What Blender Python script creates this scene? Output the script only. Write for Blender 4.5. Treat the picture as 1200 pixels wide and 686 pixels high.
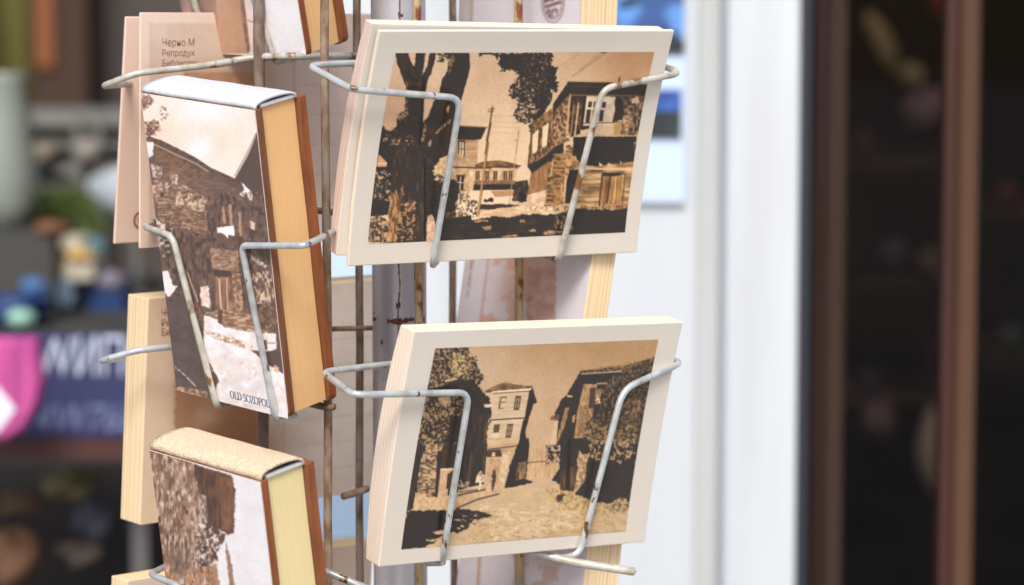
import bpy, bmesh, math, random
from mathutils import Vector, Matrix
import numpy as np

SC = bpy.context.scene
for _o in list(bpy.data.objects): bpy.data.objects.remove(_o)

# ---------------------------------------------------------------- camera
F = 3400.0                       # focal length in photo pixels (1200 wide)
PITCH = math.radians(6.0)
CAMZ = 1.45
cam_d = bpy.data.cameras.new('camera'); cam = bpy.data.objects.new('camera', cam_d)
SC.collection.objects.link(cam); SC.camera = cam
cam.location = (0, 0, CAMZ); cam.rotation_euler = (math.radians(90) - PITCH, 0, 0)
cam_d.sensor_width = 36.0; cam_d.lens = F / 1200 * 36.0
cam_d.clip_start = 0.05; cam_d.clip_end = 400
cam_d.dof.use_dof = True; cam_d.dof.focus_distance = 1.255; cam_d.dof.aperture_fstop = 7.6
cam_d.dof.aperture_blades = 0

# ---------------------------------------------------------------- daylight
world = bpy.data.worlds.new('World'); SC.world = world; world.use_nodes = True
wn = world.node_tree; bg = wn.nodes['Background']
sky = wn.nodes.new('ShaderNodeTexSky'); sky.sky_type = 'NISHITA'; sky.sun_disc = False
SUN_EL, SUN_AZ = math.radians(47), math.radians(186)
sky.sun_elevation = SUN_EL; sky.sun_rotation = SUN_AZ
sky.dust_density = 3.5; sky.ozone_density = 0.6; sky.air_density = 0.9
wn.links.new(sky.outputs[0], bg.inputs['Color']); bg.inputs['Strength'].default_value = 0.12
sd = bpy.data.lights.new('sun', 'SUN'); sun = bpy.data.objects.new('sun', sd); SC.collection.objects.link(sun)
sd.energy = 1.5; sd.angle = math.radians(17); sd.color = (1.0, 0.97, 0.93)
_d = Vector((math.sin(SUN_AZ) * math.cos(SUN_EL), math.cos(SUN_AZ) * math.cos(SUN_EL), math.sin(SUN_EL)))
sun.rotation_euler = _d.to_track_quat('Z', 'Y').to_euler(); sun.location = (0, 0, 6)
SC.view_settings.view_transform = 'Standard'; SC.view_settings.look = 'None'
SC.view_settings.gamma = 1; SC.view_settings.exposure = 0.70
try:
    SC.view_settings.use_curve_mapping = False
except Exception: pass
SC.render.engine = 'CYCLES'; SC.cycles.use_denoising = True; SC.cycles.max_bounces = 8

# ---------------------------------------------------------------- measuring helpers (camera frame: x right, y forward, z up)
RC = np.array([[1, 0, 0], [0, math.cos(PITCH), math.sin(PITCH)], [0, -math.sin(PITCH), math.cos(PITCH)]])
def cw(p): return RC @ np.asarray(p, float) + np.array([0, 0, CAMZ])      # camera frame -> world
def U(px, py, D): return cw(((px - 600) / F * D, D, (343 - py) / F * D))
def proj(P):                                                                # world points (n,3) -> photo pixels
    Q = (np.asarray(P, float) - np.array([0, 0, CAMZ])) @ RC
    return 600 + F * Q[:, 0] / Q[:, 1], 343 - F * Q[:, 2] / Q[:, 1]
def rodr(r):
    t = np.linalg.norm(r) + 1e-12; k = r / t
    K = np.array([[0, -k[2], k[1]], [k[2], 0, -k[0]], [-k[1], k[0], 0]])
    return np.eye(3) + math.sin(t) * K + (1 - math.cos(t)) * K @ K
def solve_pose(c, W, H, yaw, lean):
    """where a W x H rectangle stands, from its four measured corners"""
    L = np.array([[-W / 2, 0, H / 2], [W / 2, 0, H / 2], [W / 2, 0, -H / 2], [-W / 2, 0, -H / 2]]); c = np.array(c, float)
    R0 = rodr(np.array([0, 0, math.radians(yaw)])) @ rodr(np.array([math.radians(lean), 0, 0]))
    p = np.array([0, 0, 0, (c[:, 0].mean() - 600) / F * 1.3, 1.3, (343 - c[:, 1].mean()) / F * 1.3])
    def res(p):
        P = (R0 @ rodr(p[:3]) @ L.T).T + p[3:]
        return (np.stack([600 + F * P[:, 0] / P[:, 1], 343 - F * P[:, 2] / P[:, 1]], 1) - c).ravel()
    lam = 1e-3; r = res(p)
    for i in range(120):
        J = np.stack([(res(p + e) - r) / 1e-6 for e in np.eye(6) * 1e-6], 1); A = J.T @ J
        d = np.linalg.solve(A + lam * np.diag(np.diag(A)), -J.T @ r); r2 = res(p + d)
        if r2 @ r2 < r @ r: p = p + d; r = r2; lam /= 3
        else: lam *= 4
    R = RC @ R0 @ rodr(p[:3])
    return Pose(R, cw(p[3:]))
class Pose:
    """local frame: x along the width, y into the depth, z up the height; origin in the middle of the front face"""
    def __init__(s, R, t): s.R = np.array(R); s.t = np.array(t)
    def w(s, x, y, z): return s.R @ np.array([x, y, z]) + s.t
    def hit(s, px, py, y=0.0):                        # local point where the sight line meets the plane local-y = y
        o = np.array([0, 0, CAMZ]); d = U(px, py, 1.0) - o
        lo = s.R.T @ (o - s.t); ld = s.R.T @ d; k = (y - lo[1]) / ld[1]
        return lo + ld * k
    def on(s, px, py, y=0.0): return s.w(*s.hit(px, py, y))
    def matrix(s):
        M = Matrix.Identity(4)
        for i in range(3):
            for j in range(3): M[i][j] = s.R[i, j]
            M[i][3] = s.t[i]
        return M
# ---------------------------------------------------------------- printed pictures (numpy painting, baked to mesh colours)
import numpy as np

def _lat(seed, n=256):
    return np.random.RandomState(seed).rand(n, n).astype(np.float32)
_LC = {}
def vnoise(x, y, seed=0, octv=3):
    """value noise 0..1 on arrays"""
    out = np.zeros_like(x, dtype=np.float32); a = 1.0; s = 0.0
    for o in range(octv):
        k = seed * 7 + o
        if k not in _LC: _LC[k] = _lat(k)
        L = _LC[k]
        xx = x * (2 ** o) + 13.7 * o; yy = y * (2 ** o) + 5.1 * o
        xi = np.floor(xx).astype(int); yi = np.floor(yy).astype(int)
        fx = (xx - xi).astype(np.float32); fy = (yy - yi).astype(np.float32)
        fx = fx * fx * (3 - 2 * fx); fy = fy * fy * (3 - 2 * fy)
        x0 = xi & 255; x1 = (xi + 1) & 255; y0 = yi & 255; y1 = (yi + 1) & 255
        out += a * ((L[x0, y0] * (1 - fx) + L[x1, y0] * fx) * (1 - fy) + (L[x0, y1] * (1 - fx) + L[x1, y1] * fx) * fy)
        s += a; a *= 0.55
    v = out / s
    return np.clip((v - 0.5) * 1.7 + 0.5, 0, 1)

class Art:
    def __init__(self, x0, y0, x1, y1, ss=2.0, base=(200, 180, 160)):
        self.x0, self.y0, self.ss = x0, y0, ss
        self.w = int((x1 - x0) * ss); self.h = int((y1 - y0) * ss)
        self.a = np.empty((self.h, self.w, 3), np.float32); self.a[:] = base
        self.o = (0.0, 0.0); self.s = 1.0
        self.seed = 1
    def tile(self, ox, oy, px, out=686.0):
        self.o = (ox, oy); self.s = px / out
        return self
    def _p(self, pts):
        return [(self.o[0] + p[0] * self.s, self.o[1] + p[1] * self.s) for p in pts]
    def _grid(self, xa, ya, xb, yb):
        i0 = max(0, int((xa - self.x0) * self.ss)); i1 = min(self.w, int((xb - self.x0) * self.ss) + 2)
        j0 = max(0, int((ya - self.y0) * self.ss)); j1 = min(self.h, int((yb - self.y0) * self.ss) + 2)
        if i1 <= i0 or j1 <= j0: return None
        X, Y = np.meshgrid(np.arange(i0, i1) / self.ss + self.x0, np.arange(j0, j1) / self.ss + self.y0)
        return slice(j0, j1), slice(i0, i1), X.astype(np.float32), Y.astype(np.float32)
    def poly(self, pts, col, col2=None, sc=4.0, ax=1.0, ay=1.0, thr=0.5, soft=0.5, warp=0.0, ws=3.0, op=1.0, soften=0.0):
        self.seed += 1
        P = self._p(pts); pad = warp * 1.2 + 1
        xs = [p[0] for p in P]; ys = [p[1] for p in P]
        g = self._grid(min(xs) - pad, min(ys) - pad, max(xs) + pad, max(ys) + pad)
        if g is None: return
        sj, si, X, Y = g
        Xw, Yw = X, Y
        if warp:
            Xw = X + (vnoise(X / ws, Y / ws, self.seed + 40, 2) - 0.5) * 2 * warp
            Yw = Y + (vnoise(X / ws, Y / ws, self.seed + 41, 2) - 0.5) * 2 * warp
        m = np.zeros(X.shape, bool)
        n = len(P)
        for k in range(n):
            ax0, ay0 = P[k]; bx, by = P[(k + 1) % n]
            if ay0 == by: continue
            c = ((ay0 > Yw) != (by > Yw)) & (Xw < (bx - ax0) * (Yw - ay0) / (by - ay0) + ax0)
            m ^= c
        self._mix(sj, si, X, Y, m.astype(np.float32) * op, col, col2, sc, ax, ay, thr, soft)
    def _mix(self, sj, si, X, Y, m, col, col2, sc, ax, ay, thr, soft):
        c = np.empty(X.shape + (3,), np.float32); c[:] = col
        if col2 is not None:
            nz = vnoise(X / (sc * ax), Y / (sc * ay), self.seed + 80, 4)
            t = np.clip((nz - thr) / soft + 0.5, 0, 1)[..., None]
            c = c * (1 - t) + np.array(col2, np.float32) * t
        m = m[..., None]
        self.a[sj, si] = self.a[sj, si] * (1 - m) + c * m
    def leaves(self, pts, col, thr=0.5, sc=3.0, warp=3.0, ax=1.0, ay=1.0, soft=0.26):
        """only noise-thresholded specks of colour inside the outline"""
        self.seed += 1
        P = self._p(pts); pad = warp + 1
        xs = [p[0] for p in P]; ys = [p[1] for p in P]
        g = self._grid(min(xs) - pad, min(ys) - pad, max(xs) + pad, max(ys) + pad)
        if g is None: return
        sj, si, X, Y = g
        Xw = X + (vnoise(X / 3, Y / 3, self.seed + 40, 2) - 0.5) * 2 * warp
        Yw = Y + (vnoise(X / 3, Y / 3, self.seed + 41, 2) - 0.5) * 2 * warp
        m = np.zeros(X.shape, bool); n = len(P)
        for k in range(n):
            ax0, ay0 = P[k]; bx, by = P[(k + 1) % n]
            if ay0 == by: continue
            m ^= ((ay0 > Yw) != (by > Yw)) & (Xw < (bx - ax0) * (Yw - ay0) / (by - ay0) + ax0)
        nz = vnoise(X / (sc * ax), Y / (sc * ay), self.seed + 80, 3)
        t = np.clip((nz - thr) / soft + 0.5, 0, 1) * m
        self._mix(sj, si, X, Y, t.astype(np.float32), col, None, 1, 1, 1, 1, 1)
    def line(self, pts, col, w=1.0, op=1.0, col2=None, sc=2.0, thr=0.5):
        self.seed += 1
        P = self._p(pts)
        for k in range(len(P) - 1):
            (x0, y0), (x1, y1) = P[k], P[k + 1]
            g = self._grid(min(x0, x1) - w - 1, min(y0, y1) - w - 1, max(x0, x1) + w + 1, max(y0, y1) + w + 1)
            if g is None: continue
            sj, si, X, Y = g
            dx, dy = x1 - x0, y1 - y0; L2 = dx * dx + dy * dy + 1e-9
            t = np.clip(((X - x0) * dx + (Y - y0) * dy) / L2, 0, 1)
            d = np.hypot(X - x0 - t * dx, Y - y0 - t * dy)
            m = np.clip((w / 2 - d) * self.ss * 0.8 + 0.5, 0, 1) * op
            self._mix(sj, si, X, Y, m, col, col2, sc, 1, 1, thr, 0.2)
    def glow(self, x, y, rx, ry, col, op=1.0):
        x, y = self._p([(x, y)])[0]; rx *= self.s; ry *= self.s
        g = self._grid(x - rx * 2, y - ry * 2, x + rx * 2, y + ry * 2)
        if g is None: return
        sj, si, X, Y = g
        m = np.exp(-(((X - x) / rx) ** 2 + ((Y - y) / ry) ** 2)) * op
        self._mix(sj, si, X, Y, m, col, None, 1, 1, 1, 1, 1)
    def grain(self, amp=6):
        A = self.a
        for ax in (0, 1):
            A = 0.25 * np.roll(A, 1, ax) + 0.5 * A + 0.25 * np.roll(A, -1, ax)
        B = A
        for k in (1, 2):
            for ax in (0, 1): B = 0.25 * np.roll(B, k, ax) + 0.5 * B + 0.25 * np.roll(B, -k, ax)
        A = 0.55 * A + 0.45 * B
        X, Y = np.meshgrid(np.arange(self.w) / self.ss, np.arange(self.h) / self.ss); X = X.astype(np.float32); Y = Y.astype(np.float32)
        tone = (vnoise(X / 2.2, Y / 2.2, 31, 3) - 0.5) * 9 + (vnoise(X / 14, Y / 14, 33, 2) - 0.5) * 7
        lum = A.mean(2, keepdims=True)
        A = A + tone[..., None] * np.clip((lum - 50) / 120, 0.12, 1) * (amp / 3.0) * np.array([1.0, 0.95, 0.85])
        g = A.mean(2, keepdims=True); A = g + (A - g) * 0.88
        self.a = ((A - 195) * 1.10 + 195).astype(np.float32)
        r = np.random.RandomState(5).randn(self.h, self.w, 1).astype(np.float32)
        self.a = np.clip(self.a + r * amp, 0, 255)
    def sample(self, px, py):
        u = np.clip((px - self.x0) * self.ss, 0, self.w - 1.001); v = np.clip((py - self.y0) * self.ss, 0, self.h - 1.001)
        i = u.astype(int); j = v.astype(int); fu = (u - i)[:, None]; fv = (v - j)[:, None]
        A = self.a
        return (A[j, i] * (1 - fu) + A[j, i + 1] * fu) * (1 - fv) + (A[j + 1, i] * (1 - fu) + A[j + 1, i + 1] * fu) * fv

DK = (60, 55, 52); DB = (84, 62, 46); BR = (122, 84, 50); MD = (176, 132, 86); LT = (226, 190, 146); PL = (238, 212, 176)

def art_tree_street():
    a = Art(425, 55, 775, 295, 2.5, (218, 184, 148))
    a.glow(560, 180, 90, 110, (226, 194, 156), 0.9)
    a.glow(455, 130, 40, 60, (205, 160, 126), 0.8)
    a.glow(580, 95, 50, 45, (212, 172, 138), 0.8)
    a.glow(750, 60, 75, 45, (184, 138, 96), 0.95)
    a.glow(610, 170, 60, 40, (228, 196, 156), 0.8)
    # wires in the sky
    a.tile(650, 60, 120)
    a.line([(345, 12), (120, 170)], (140, 98, 70), 0.8, 0.7); a.line([(300, 20), (165, 130)], (140, 98, 70), 0.7, 0.6)
    a.line([(180, 5), (0, 130)], (160, 115, 85), 0.6, 0.5)
    a.poly([(305, 5), (350, 5), (345, 14), (310, 15)], (90, 62, 45))
    a.tile(540, 60, 120)
    for y in (433, 475, 508, 545): a.line([(215, y), (400, y + 6)], (170, 130, 98), 0.5, 0.55)
    # mid houses
    a.tile(540, 170, 120)
    a.poly([(-60, 30), (110, 30), (110, 150), (-60, 150)], (214, 176, 132), (190, 148, 104), 3, 6, 0.5)
    a.poly([(-60, 150), (95, 158), (85, 420), (-60, 470)], (232, 202, 162), (214, 178, 134), 6)
    a.line([(-60, 150), (200, 156)], (84, 62, 48), 1.6)
    a.poly([(95, 160), (380, 165), (360, 250), (90, 262)], (224, 190, 148), (196, 154, 110), 5)
    a.poly([(95, 130), (150, 112), (260, 104), (330, 118), (405, 140), (380, 160), (160, 150), (98, 150)], (150, 110, 72), (104, 74, 48), 3, 2, 0.7)
    a.line([(100, 155), (400, 142)], DK, 1.0)
    for x in (100, 165, 218, 285, 320):
        a.poly([(x, 175), (x + 26, 173), (x + 25, 235), (x, 238)], (120, 84, 54), (84, 60, 42), 2)
        a.line([(x + 13, 174), (x + 13, 236)], (210, 172, 130), 0.6)
    a.poly([(90, 240), (360, 236), (358, 262), (88, 268)], (170, 128, 86), (120, 86, 56), 2, 0.5, 2)
    a.poly([(88, 265), (360, 262), (358, 300), (82, 304)], DK)
    a.poly([(200, 310), (360, 306), (352, 340), (215, 350)], (188, 140, 100))
    a.poly([(60, 305), (200, 308), (230, 350), (350, 344), (350, 390), (140, 395), (60, 400)], (232, 202, 164))
    a.poly([(150, 380), (160, 358), (180, 368), (200, 352), (218, 360), (215, 384)], DK, warp=0.4)
    # shed in the centre and figure
    a.poly([(385, 150), (455, 135), (470, 235), (385, 240)], (228, 196, 158))
    a.poly([(360, 245), (450, 235), (455, 300), (440, 380), (345, 378)], DK, (120, 86, 56), 3, thr=0.72, warp=0.6)
    a.poly([(395, 320), (430, 318), (440, 360), (432, 412), (395, 412)], (52, 48, 46), warp=0.4)
    # street
    a.poly([(-10, 480), (60, 440), (140, 395), (450, 380), (650, 400), (686, 470), (480, 470), (330, 500), (180, 490), (0, 500)], (228, 196, 156), (204, 168, 126), 4, 2.5, 0.6, warp=0.8)
    a.poly([(130, 402), (250, 396), (400, 404), (330, 416), (180, 434), (128, 430)], (64, 57, 54), warp=0.5)
    # stone wall left side
    a.poly([(-80, 370), (-20, 350), (60, 370), (110, 370), (118, 480), (60, 490), (-80, 490)], PL, (74, 62, 52), 1.9, thr=0.52, soft=0.1)
    a.line([(180, -20), (112, 475)], (184, 142, 98), 2.2); a.line([(188, -20), (122, 470)], (120, 86, 56), 0.8)
    a.line([(378, -10), (325, 390)], (190, 150, 108), 1.1, 0.9)
    # utility pole top
    a.tile(540, 60, 120)
    a.line([(212, 375), (165, 690)], (112, 80, 56), 1.8); a.line([(185, 392), (225, 388)], (90, 66, 50), 0.8); a.line([(180, 408), (220, 404)], (90, 66, 50), 0.8)
    a.line([(200, 485), (175, 600)], (92, 68, 50), 2.6, 0.8)
    a.line([(388, 530), (372, 690)], (170, 130, 92), 0.9); a.line([(362, 600), (380, 598)], (140, 100, 70), 0.8)
    # house behind tree
    a.tile(430, 60, 120)
    a.poly([(600, 505), (800, 512), (765, 590), (700, 598), (596, 590)], DK)
    a.line([(600, 502), (806, 512)], (130, 92, 62), 1.2)
    a.poly([(598, 590), (745, 598), (740, 690), (590, 690)], (214, 174, 130), (182, 138, 94), 3, 8, 0.4)
    for yy in range(600, 800, 16): a.line([(665, yy), (742, yy)], (160, 118, 80), 0.6, 0.7)
    a.poly([(612, 595), (658, 597), (655, 720), (608, 716)], (92, 68, 52))
    a.poly([(620, 608), (650, 610), (648, 705), (616, 702)], (232, 206, 172)); a.line([(634, 608), (632, 704)], (90, 68, 50), 0.8)
    a.line([(618, 655), (650, 657)], (90, 68, 50), 0.8)
    a.tile(430, 170, 120)
    a.poly([(480, 90), (560, 40), (620, 60), (686, 100), (686, 470), (590, 480), (440, 250), (460, 200)], (226, 190, 148), (196, 154, 108), 5)
    a.line([(560, 148), (700, 152)], (84, 62, 48), 1.5)
    a.poly([(598, 200), (662, 202), (658, 214), (596, 213)], (100, 74, 54))
    a.poly([(605, 208), (652, 210), (646, 300), (600, 296)], (70, 58, 50)); a.line([(628, 214), (622, 296)], PL, 1.2); a.line([(604, 250), (648, 254)], PL, 1.0)
    a.line([(596, 300), (656, 304)], (110, 78, 52), 1.2)
    a.poly([(610, 320), (690, 320), (690, 490), (590, 490)], (236, 208, 168), (84, 66, 52), 1.9, thr=0.6)
    # dark bush behind trunk
    a.poly([(540, 225), (590, 240), (625, 350), (590, 420), (570, 500), (520, 600), (380, 600), (380, 200), (440, 180)], DK, (96, 72, 50), 3, thr=0.85, warp=1.8)
    a.poly([(520, 460), (590, 440), (600, 500), (520, 520)], (150, 104, 60), DK, 2.5, warp=1.5)
    a.leaves([(430, 190), (480, 150), (520, 200), (520, 250), (440, 240)], LT, 0.45, 1.8)
    a.poly([(370, -20), (570, -20), (540, 70), (490, 90), (440, 170), (450, 230), (400, 250), (370, 250)], DK, (96, 72, 50), 3, thr=0.85, warp=1.0)
    # ground bottom band shadow
    a.tile(430, 170, 120)
    a.poly([(500, 500), (700, 470), (700, 660), (480, 660)], DK)
    a.tile(540, 170, 120)
    a.poly([(-60, 505), (60, 512), (120, 498), (230, 478), (330, 490), (390, 470), (480, 462), (600, 466), (700, 462), (700, 620), (-60, 650)], DK, (92, 74, 58), 4, 3, 0.7, thr=0.86, warp=1.0)
    for pts in ([(90, 508), (180, 500), (185, 512), (95, 516)], [(145, 552), (205, 542), (200, 568), (160, 566)], [(455, 568), (500, 562), (505, 580), (460, 584)], [(552, 585), (600, 570), (650, 582), (640, 600), (560, 600)], [(270, 612), (380, 600), (385, 614), (275, 622)], [(390, 505), (430, 500), (432, 516), (395, 516)]):
        a.poly(pts, (206, 164, 122), (150, 112, 78), 2, warp=0.8)
    # big trunk (fills)
    a.tile(430, 60, 120)
    a.poly([(186, 12), (278, 12), (290, 60), (318, 108), (328, 12), (392, 12), (385, 90), (370, 165), (408, 90), (420, 12), (462, 12), (455, 70), (430, 150), (405, 200), (395, 270), (385, 320), (368, 400),
            (375, 480), (410, 440), (445, 340), (490, 260), (500, 200), (540, 130), (560, 12), (686, 12), (690, 110), (668, 200), (630, 330), (600, 480), (560, 690), (75, 690), (100, 500), (150, 545), (200, 500), (200, 430), (255, 400), (262, 320), (262, 240), (240, 180), (205, 90)],
           (62, 56, 53), (92, 66, 46), 7, 0.5, 2.0, thr=0.80, warp=0.5)
    a.poly([(200, 430), (278, 400), (280, 425), (215, 470)], (206, 160, 116), DK, 2, warp=1)
    a.poly([(262, 200), (276, 205), (276, 400), (256, 400)], (180, 130, 84), DK, 2, thr=0.45, warp=1)
    a.line([(275, 130), (300, 190), (340, 200)], (44, 36, 34), 2); a.line([(380, 190), (372, 400), (350, 690)], (38, 33, 31), 3, 0.8)
    a.poly([(548, 60), (580, 20), (588, 60), (560, 140), (548, 160)], (170, 122, 74), DK, 2, 0.6, 2, thr=0.5, warp=1)
    a.leaves([(470, 5), (560, 5), (545, 60), (490, 70)], DK, 0.4, 2)
    a.poly([(460, 545), (500, 500), (560, 455), (556, 480), (510, 515), (465, 560)], (206, 160, 112), DK, 2, thr=0.62, warp=0.8)
    a.poly([(355, 610), (372, 560), (392, 480), (400, 520), (385, 600)], (190, 144, 98), DK, 2, thr=0.55, warp=0.8)
    a.poly([(530, 400), (545, 360), (556, 380), (545, 415)], (206, 160, 112), warp=0.8)
    a.poly([(405, 640), (420, 595), (435, 600), (425, 640)], (190, 144, 98), warp=0.8)
    a.leaves([(130, 600), (330, 580), (330, 670), (130, 670)], (206, 160, 112), 0.72, 1.8)
    a.poly([(80, 480), (60, 690), (175, 690), (180, 560), (160, 540), (120, 530)], DK, warp=1.5)
    a.leaves([(130, 500), (190, 520), (190, 650), (120, 660)], (190, 146, 102), 0.66, 2.2)
    # lower left quadrant
    a.tile(430, 170, 120)
    a.poly([(75, 0), (180, 0), (186, 140), (165, 320), (140, 470), (10, 480), (60, 130)], (60, 55, 53), warp=0.5)
    a.poly([(78, 60), (135, 118), (132, 146), (66, 146)], (206, 156, 116)); a.line([(66, 126), (132, 124)], (230, 190, 150), 1.2)
    a.leaves([(50, 180), (180, 170), (180, 380), (40, 380)], (214, 172, 126), 0.70, 2.0)
    a.poly([(180, 0), (380, 0), (385, 200), (395, 660), (130, 660), (160, 400)], (64, 57, 54), (104, 78, 56), 5, 0.6, 2, thr=0.78)
    a.poly([(165, 330), (195, 300), (215, 380), (240, 270), (245, 330), (222, 420), (238, 500), (205, 540), (200, 655), (130, 655), (148, 470)], (196, 148, 96), (104, 74, 48), 3, 0.6, 2.2, thr=0.55, warp=1.2)
    a.leaves([(180, 420), (320, 360), (320, 640), (210, 640)], (186, 140, 94), 0.66, 2.4)
    a.poly([(15, 500), (70, 470), (135, 500), (148, 655), (5, 655)], (60, 54, 50), (206, 164, 120), 2.3, thr=0.52, warp=0.6)
    a.poly([(395, 540), (408, 475), (432, 462), (455, 500), (460, 590), (440, 640), (395, 640)], (226, 190, 160), (190, 150, 118), 3, thr=0.6, warp=0.6)
    a.poly([(380, 100), (392, 100), (400, 640), (382, 640)], (34, 30, 29), op=0.8, warp=0.6)
    a.leaves([(250, 380), (325, 390), (320, 430), (255, 430)], (200, 156, 112), 0.45, 2.4)
    # crown
    a.tile(540, 60, 120)
    crown = [(255, 12), (615, 12), (605, 80), (650, 125), (625, 160), (655, 230), (640, 280), (605, 250), (612, 340), (560, 400), (500, 555), (455, 545), (462, 480), (400, 480), (350, 430), (372, 370), (395, 330), (340, 320), (318, 275), (350, 220), (385, 175), (350, 130), (275, 130), (255, 80)]
    a.poly(crown, (60, 55, 52), (86, 66, 50), 4, thr=0.85, warp=1.8, ws=2.2)
    a.leaves([(350, 130), (470, 200), (520, 400), (460, 500), (340, 440), (330, 300)], (214, 176, 138), 0.68, 2.0, 2)
    a.leaves([(400, 20), (600, 20), (600, 330), (450, 300)], (186, 146, 108), 0.86, 1.8, 1)
    a.poly([(120, 10), (260, 10), (240, 60), (228, 30), (150, 22), (130, 48)], DK, warp=1.2)
    # right house
    a.tile(540, 170, 120)
    a.poly([(475, -150), (690, -300), (690, 400), (440, 380), (450, 330), (470, 180), (445, 140)], (170, 126, 82), (104, 76, 52), 4, warp=0.3)
    a.poly([(455, 130), (478, -90), (560, -150), (690, -240), (690, -60), (600, 60), (500, 120)], (178, 134, 90), (84, 62, 46), 2.2, 0.6, 1.6, thr=0.5)
    for x0, x1, yt, yb in ((482, 515, -70, 60), (548, 585, -120, 20), (498, 512, -80, 60)):
        a.poly([(x0, yt), (x1 + 6, yt - 30), (x1, yb - 20), (x0 - 5, yb)], (232, 204, 164))
    a.line([(478, -90), (452, 150)], (90, 66, 48), 1.4); a.line([(534, -110), (515, 60)], (80, 60, 44), 1.5); a.line([(598, -160), (580, 10)], (80, 60, 44), 1.5)
    a.poly([(445, 142), (560, 70), (690, -60), (690, 40), (620, 110), (560, 140), (480, 190)], DK, warp=0.5)
    a.line([(500, 110), (560, 72), (690, -50)], (170, 126, 84), 1.2)
    a.poly([(478, 190), (590, 110), (580, 300), (445, 330)], (176, 128, 84), (146, 102, 64), 4, 0.5, 3)
    a.poly([(445, 335), (575, 300), (560, 410), (440, 412)], (230, 200, 164), (204, 168, 128), 5)
    a.poly([(590, 110), (665, 60), (670, 400), (575, 400), (578, 250)], (176, 132, 84), (78, 60, 46), 3, 2, 0.6, thr=0.58, warp=0.4)
    a.line([(600, 210), (620, 100)], LT, 1.2)
    a.line([(560, 405), (690, 410)], (84, 62, 46), 1.4)
    a.poly([(440, 412), (690, 405), (690, 455), (560, 445), (430, 440)], PL, (176, 136, 96), 2.2)
    a.tile(650, 170, 120)
    a.poly([(-10, 60), (75, 60), (60, 400), (-10, 400)], (178, 132, 84), (92, 68, 48), 3, 2, 0.7, thr=0.6)
    a.poly([(78, 20), (100, 5), (120, 30), (135, 70), (170, 110), (165, 160), (105, 165), (60, 240), (60, 400), (38, 400), (45, 240), (70, 230)], (206, 162, 108), (112, 80, 52), 2.4, thr=0.6, warp=0.8)
    a.poly([(100, 165), (165, 165), (160, 220), (135, 390), (68, 395), (80, 240)], DK)
    a.poly([(125, 0), (560, 0), (535, 110), (470, 140), (440, 108), (430, 140), (360, 120), (340, 150), (300, 115), (290, 150), (180, 130), (140, 80)], DK, warp=0.8)
    a.poly([(165, 160), (535, 110), (515, 290), (495, 420), (130, 420), (150, 280)], (214, 172, 122), (150, 108, 68), 5, 2.6, 0.6, thr=0.55, warp=0.4)
    for yy in (190, 235, 265, 310, 350, 385): a.line([(190, yy), (300, yy - 3)], (120, 84, 54), 0.8, 0.8)
    a.glow(245, 290, 50, 22, (96, 68, 46), 0.7)
    a.line([(190, 158), (520, 165)], LT, 2.0); a.line([(240, 172), (320, 176)], (96, 70, 50), 1.6)
    a.poly([(318, 186), (465, 184), (440, 206), (360, 214), (320, 210)], DK)
    a.poly([(318, 212), (460, 208), (440, 395), (300, 410)], (196, 148, 92), (134, 92, 54), 3, 0.35, 4, thr=0.55)
    a.line([(318, 200), (298, 408)], (70, 54, 44), 1.6); a.line([(372, 215), (350, 385)], (86, 62, 44), 2.2); a.line([(474, 190), (452, 390)], (104, 74, 50), 1.4); a.line([(410, 215), (395, 385)], (222, 180, 128), 1.4)
    a.glow(345, 270, 14, 60, (80, 58, 42), 0.6)
    a.poly([(170, 405), (300, 412), (490, 400), (490, 430), (400, 435), (300, 428), (180, 430)], (206, 166, 118), (120, 88, 60), 2, warp=0.8)
    a.poly([(60, 440), (180, 425), (300, 432), (400, 438), (495, 422), (500, 620), (0, 640), (0, 470)], DK, warp=0.8)
    a.poly([(0, 410), (80, 405), (130, 400), (90, 440), (30, 462), (0, 455)], (220, 182, 136), (120, 90, 62), 2, warp=0.8)
    a.leaves([(0, 470), (130, 470), (120, 600), (0, 610)], (190, 146, 104), 0.7, 2.0, 1)
    # right house upper part
    a.tile(650, 60, 120)
    a.poly([(-10, 360), (90, 208), (700, 225), (700, 400), (60, 560), (-10, 640)], (64, 57, 53), warp=0.4)
    a.poly([(-5, 345), (90, 208), (110, 215), (100, 290), (60, 330), (0, 400)], DK, warp=0.4)
    a.line([(90, 208), (430, 215)], (90, 66, 48), 1.2); a.line([(75, 235), (300, 240)], (110, 84, 62), 0.7)
    a.line([(435, 178), (430, 215)], (60, 50, 44), 1.4)
    a.poly([(-10, 420), (60, 330), (105, 290), (95, 560), (40, 600), (-10, 640)], (200, 156, 108), (84, 62, 48), 2.3, 0.8, 1.3, thr=0.5)
    a.line([(105, 292), (78, 560)], (216, 174, 124), 2.0)
    a.poly([(110, 300), (190, 300), (170, 560), (100, 580)], (66, 56, 50), (150, 112, 76), 3, 0.5, 2, thr=0.72)
    a.line([(130, 370), (105, 580)], (190, 150, 108), 1.2); a.line([(160, 350), (135, 570)], (222, 190, 150), 1.6)
    a.line([(105, 295), (560, 300)], (150, 112, 76), 1.2)
    a.poly([(215, 302), (410, 306), (402, 340), (405, 400), (380, 500), (190, 500)], (236, 214, 184), (222, 194, 160), 6)
    for pts in ([(228, 338), (252, 338), (247, 378), (222, 378)], [(264, 338), (285, 338), (280, 380), (258, 380)], [(320, 340), (345, 340), (340, 380), (315, 380)], [(217, 392), (244, 392), (232, 480), (205, 480)], [(256, 394), (290, 394), (280, 478), (246, 478)], [(305, 395), (330, 395), (322, 470), (295, 470)]):
        a.poly(pts, (74, 62, 54))
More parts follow.
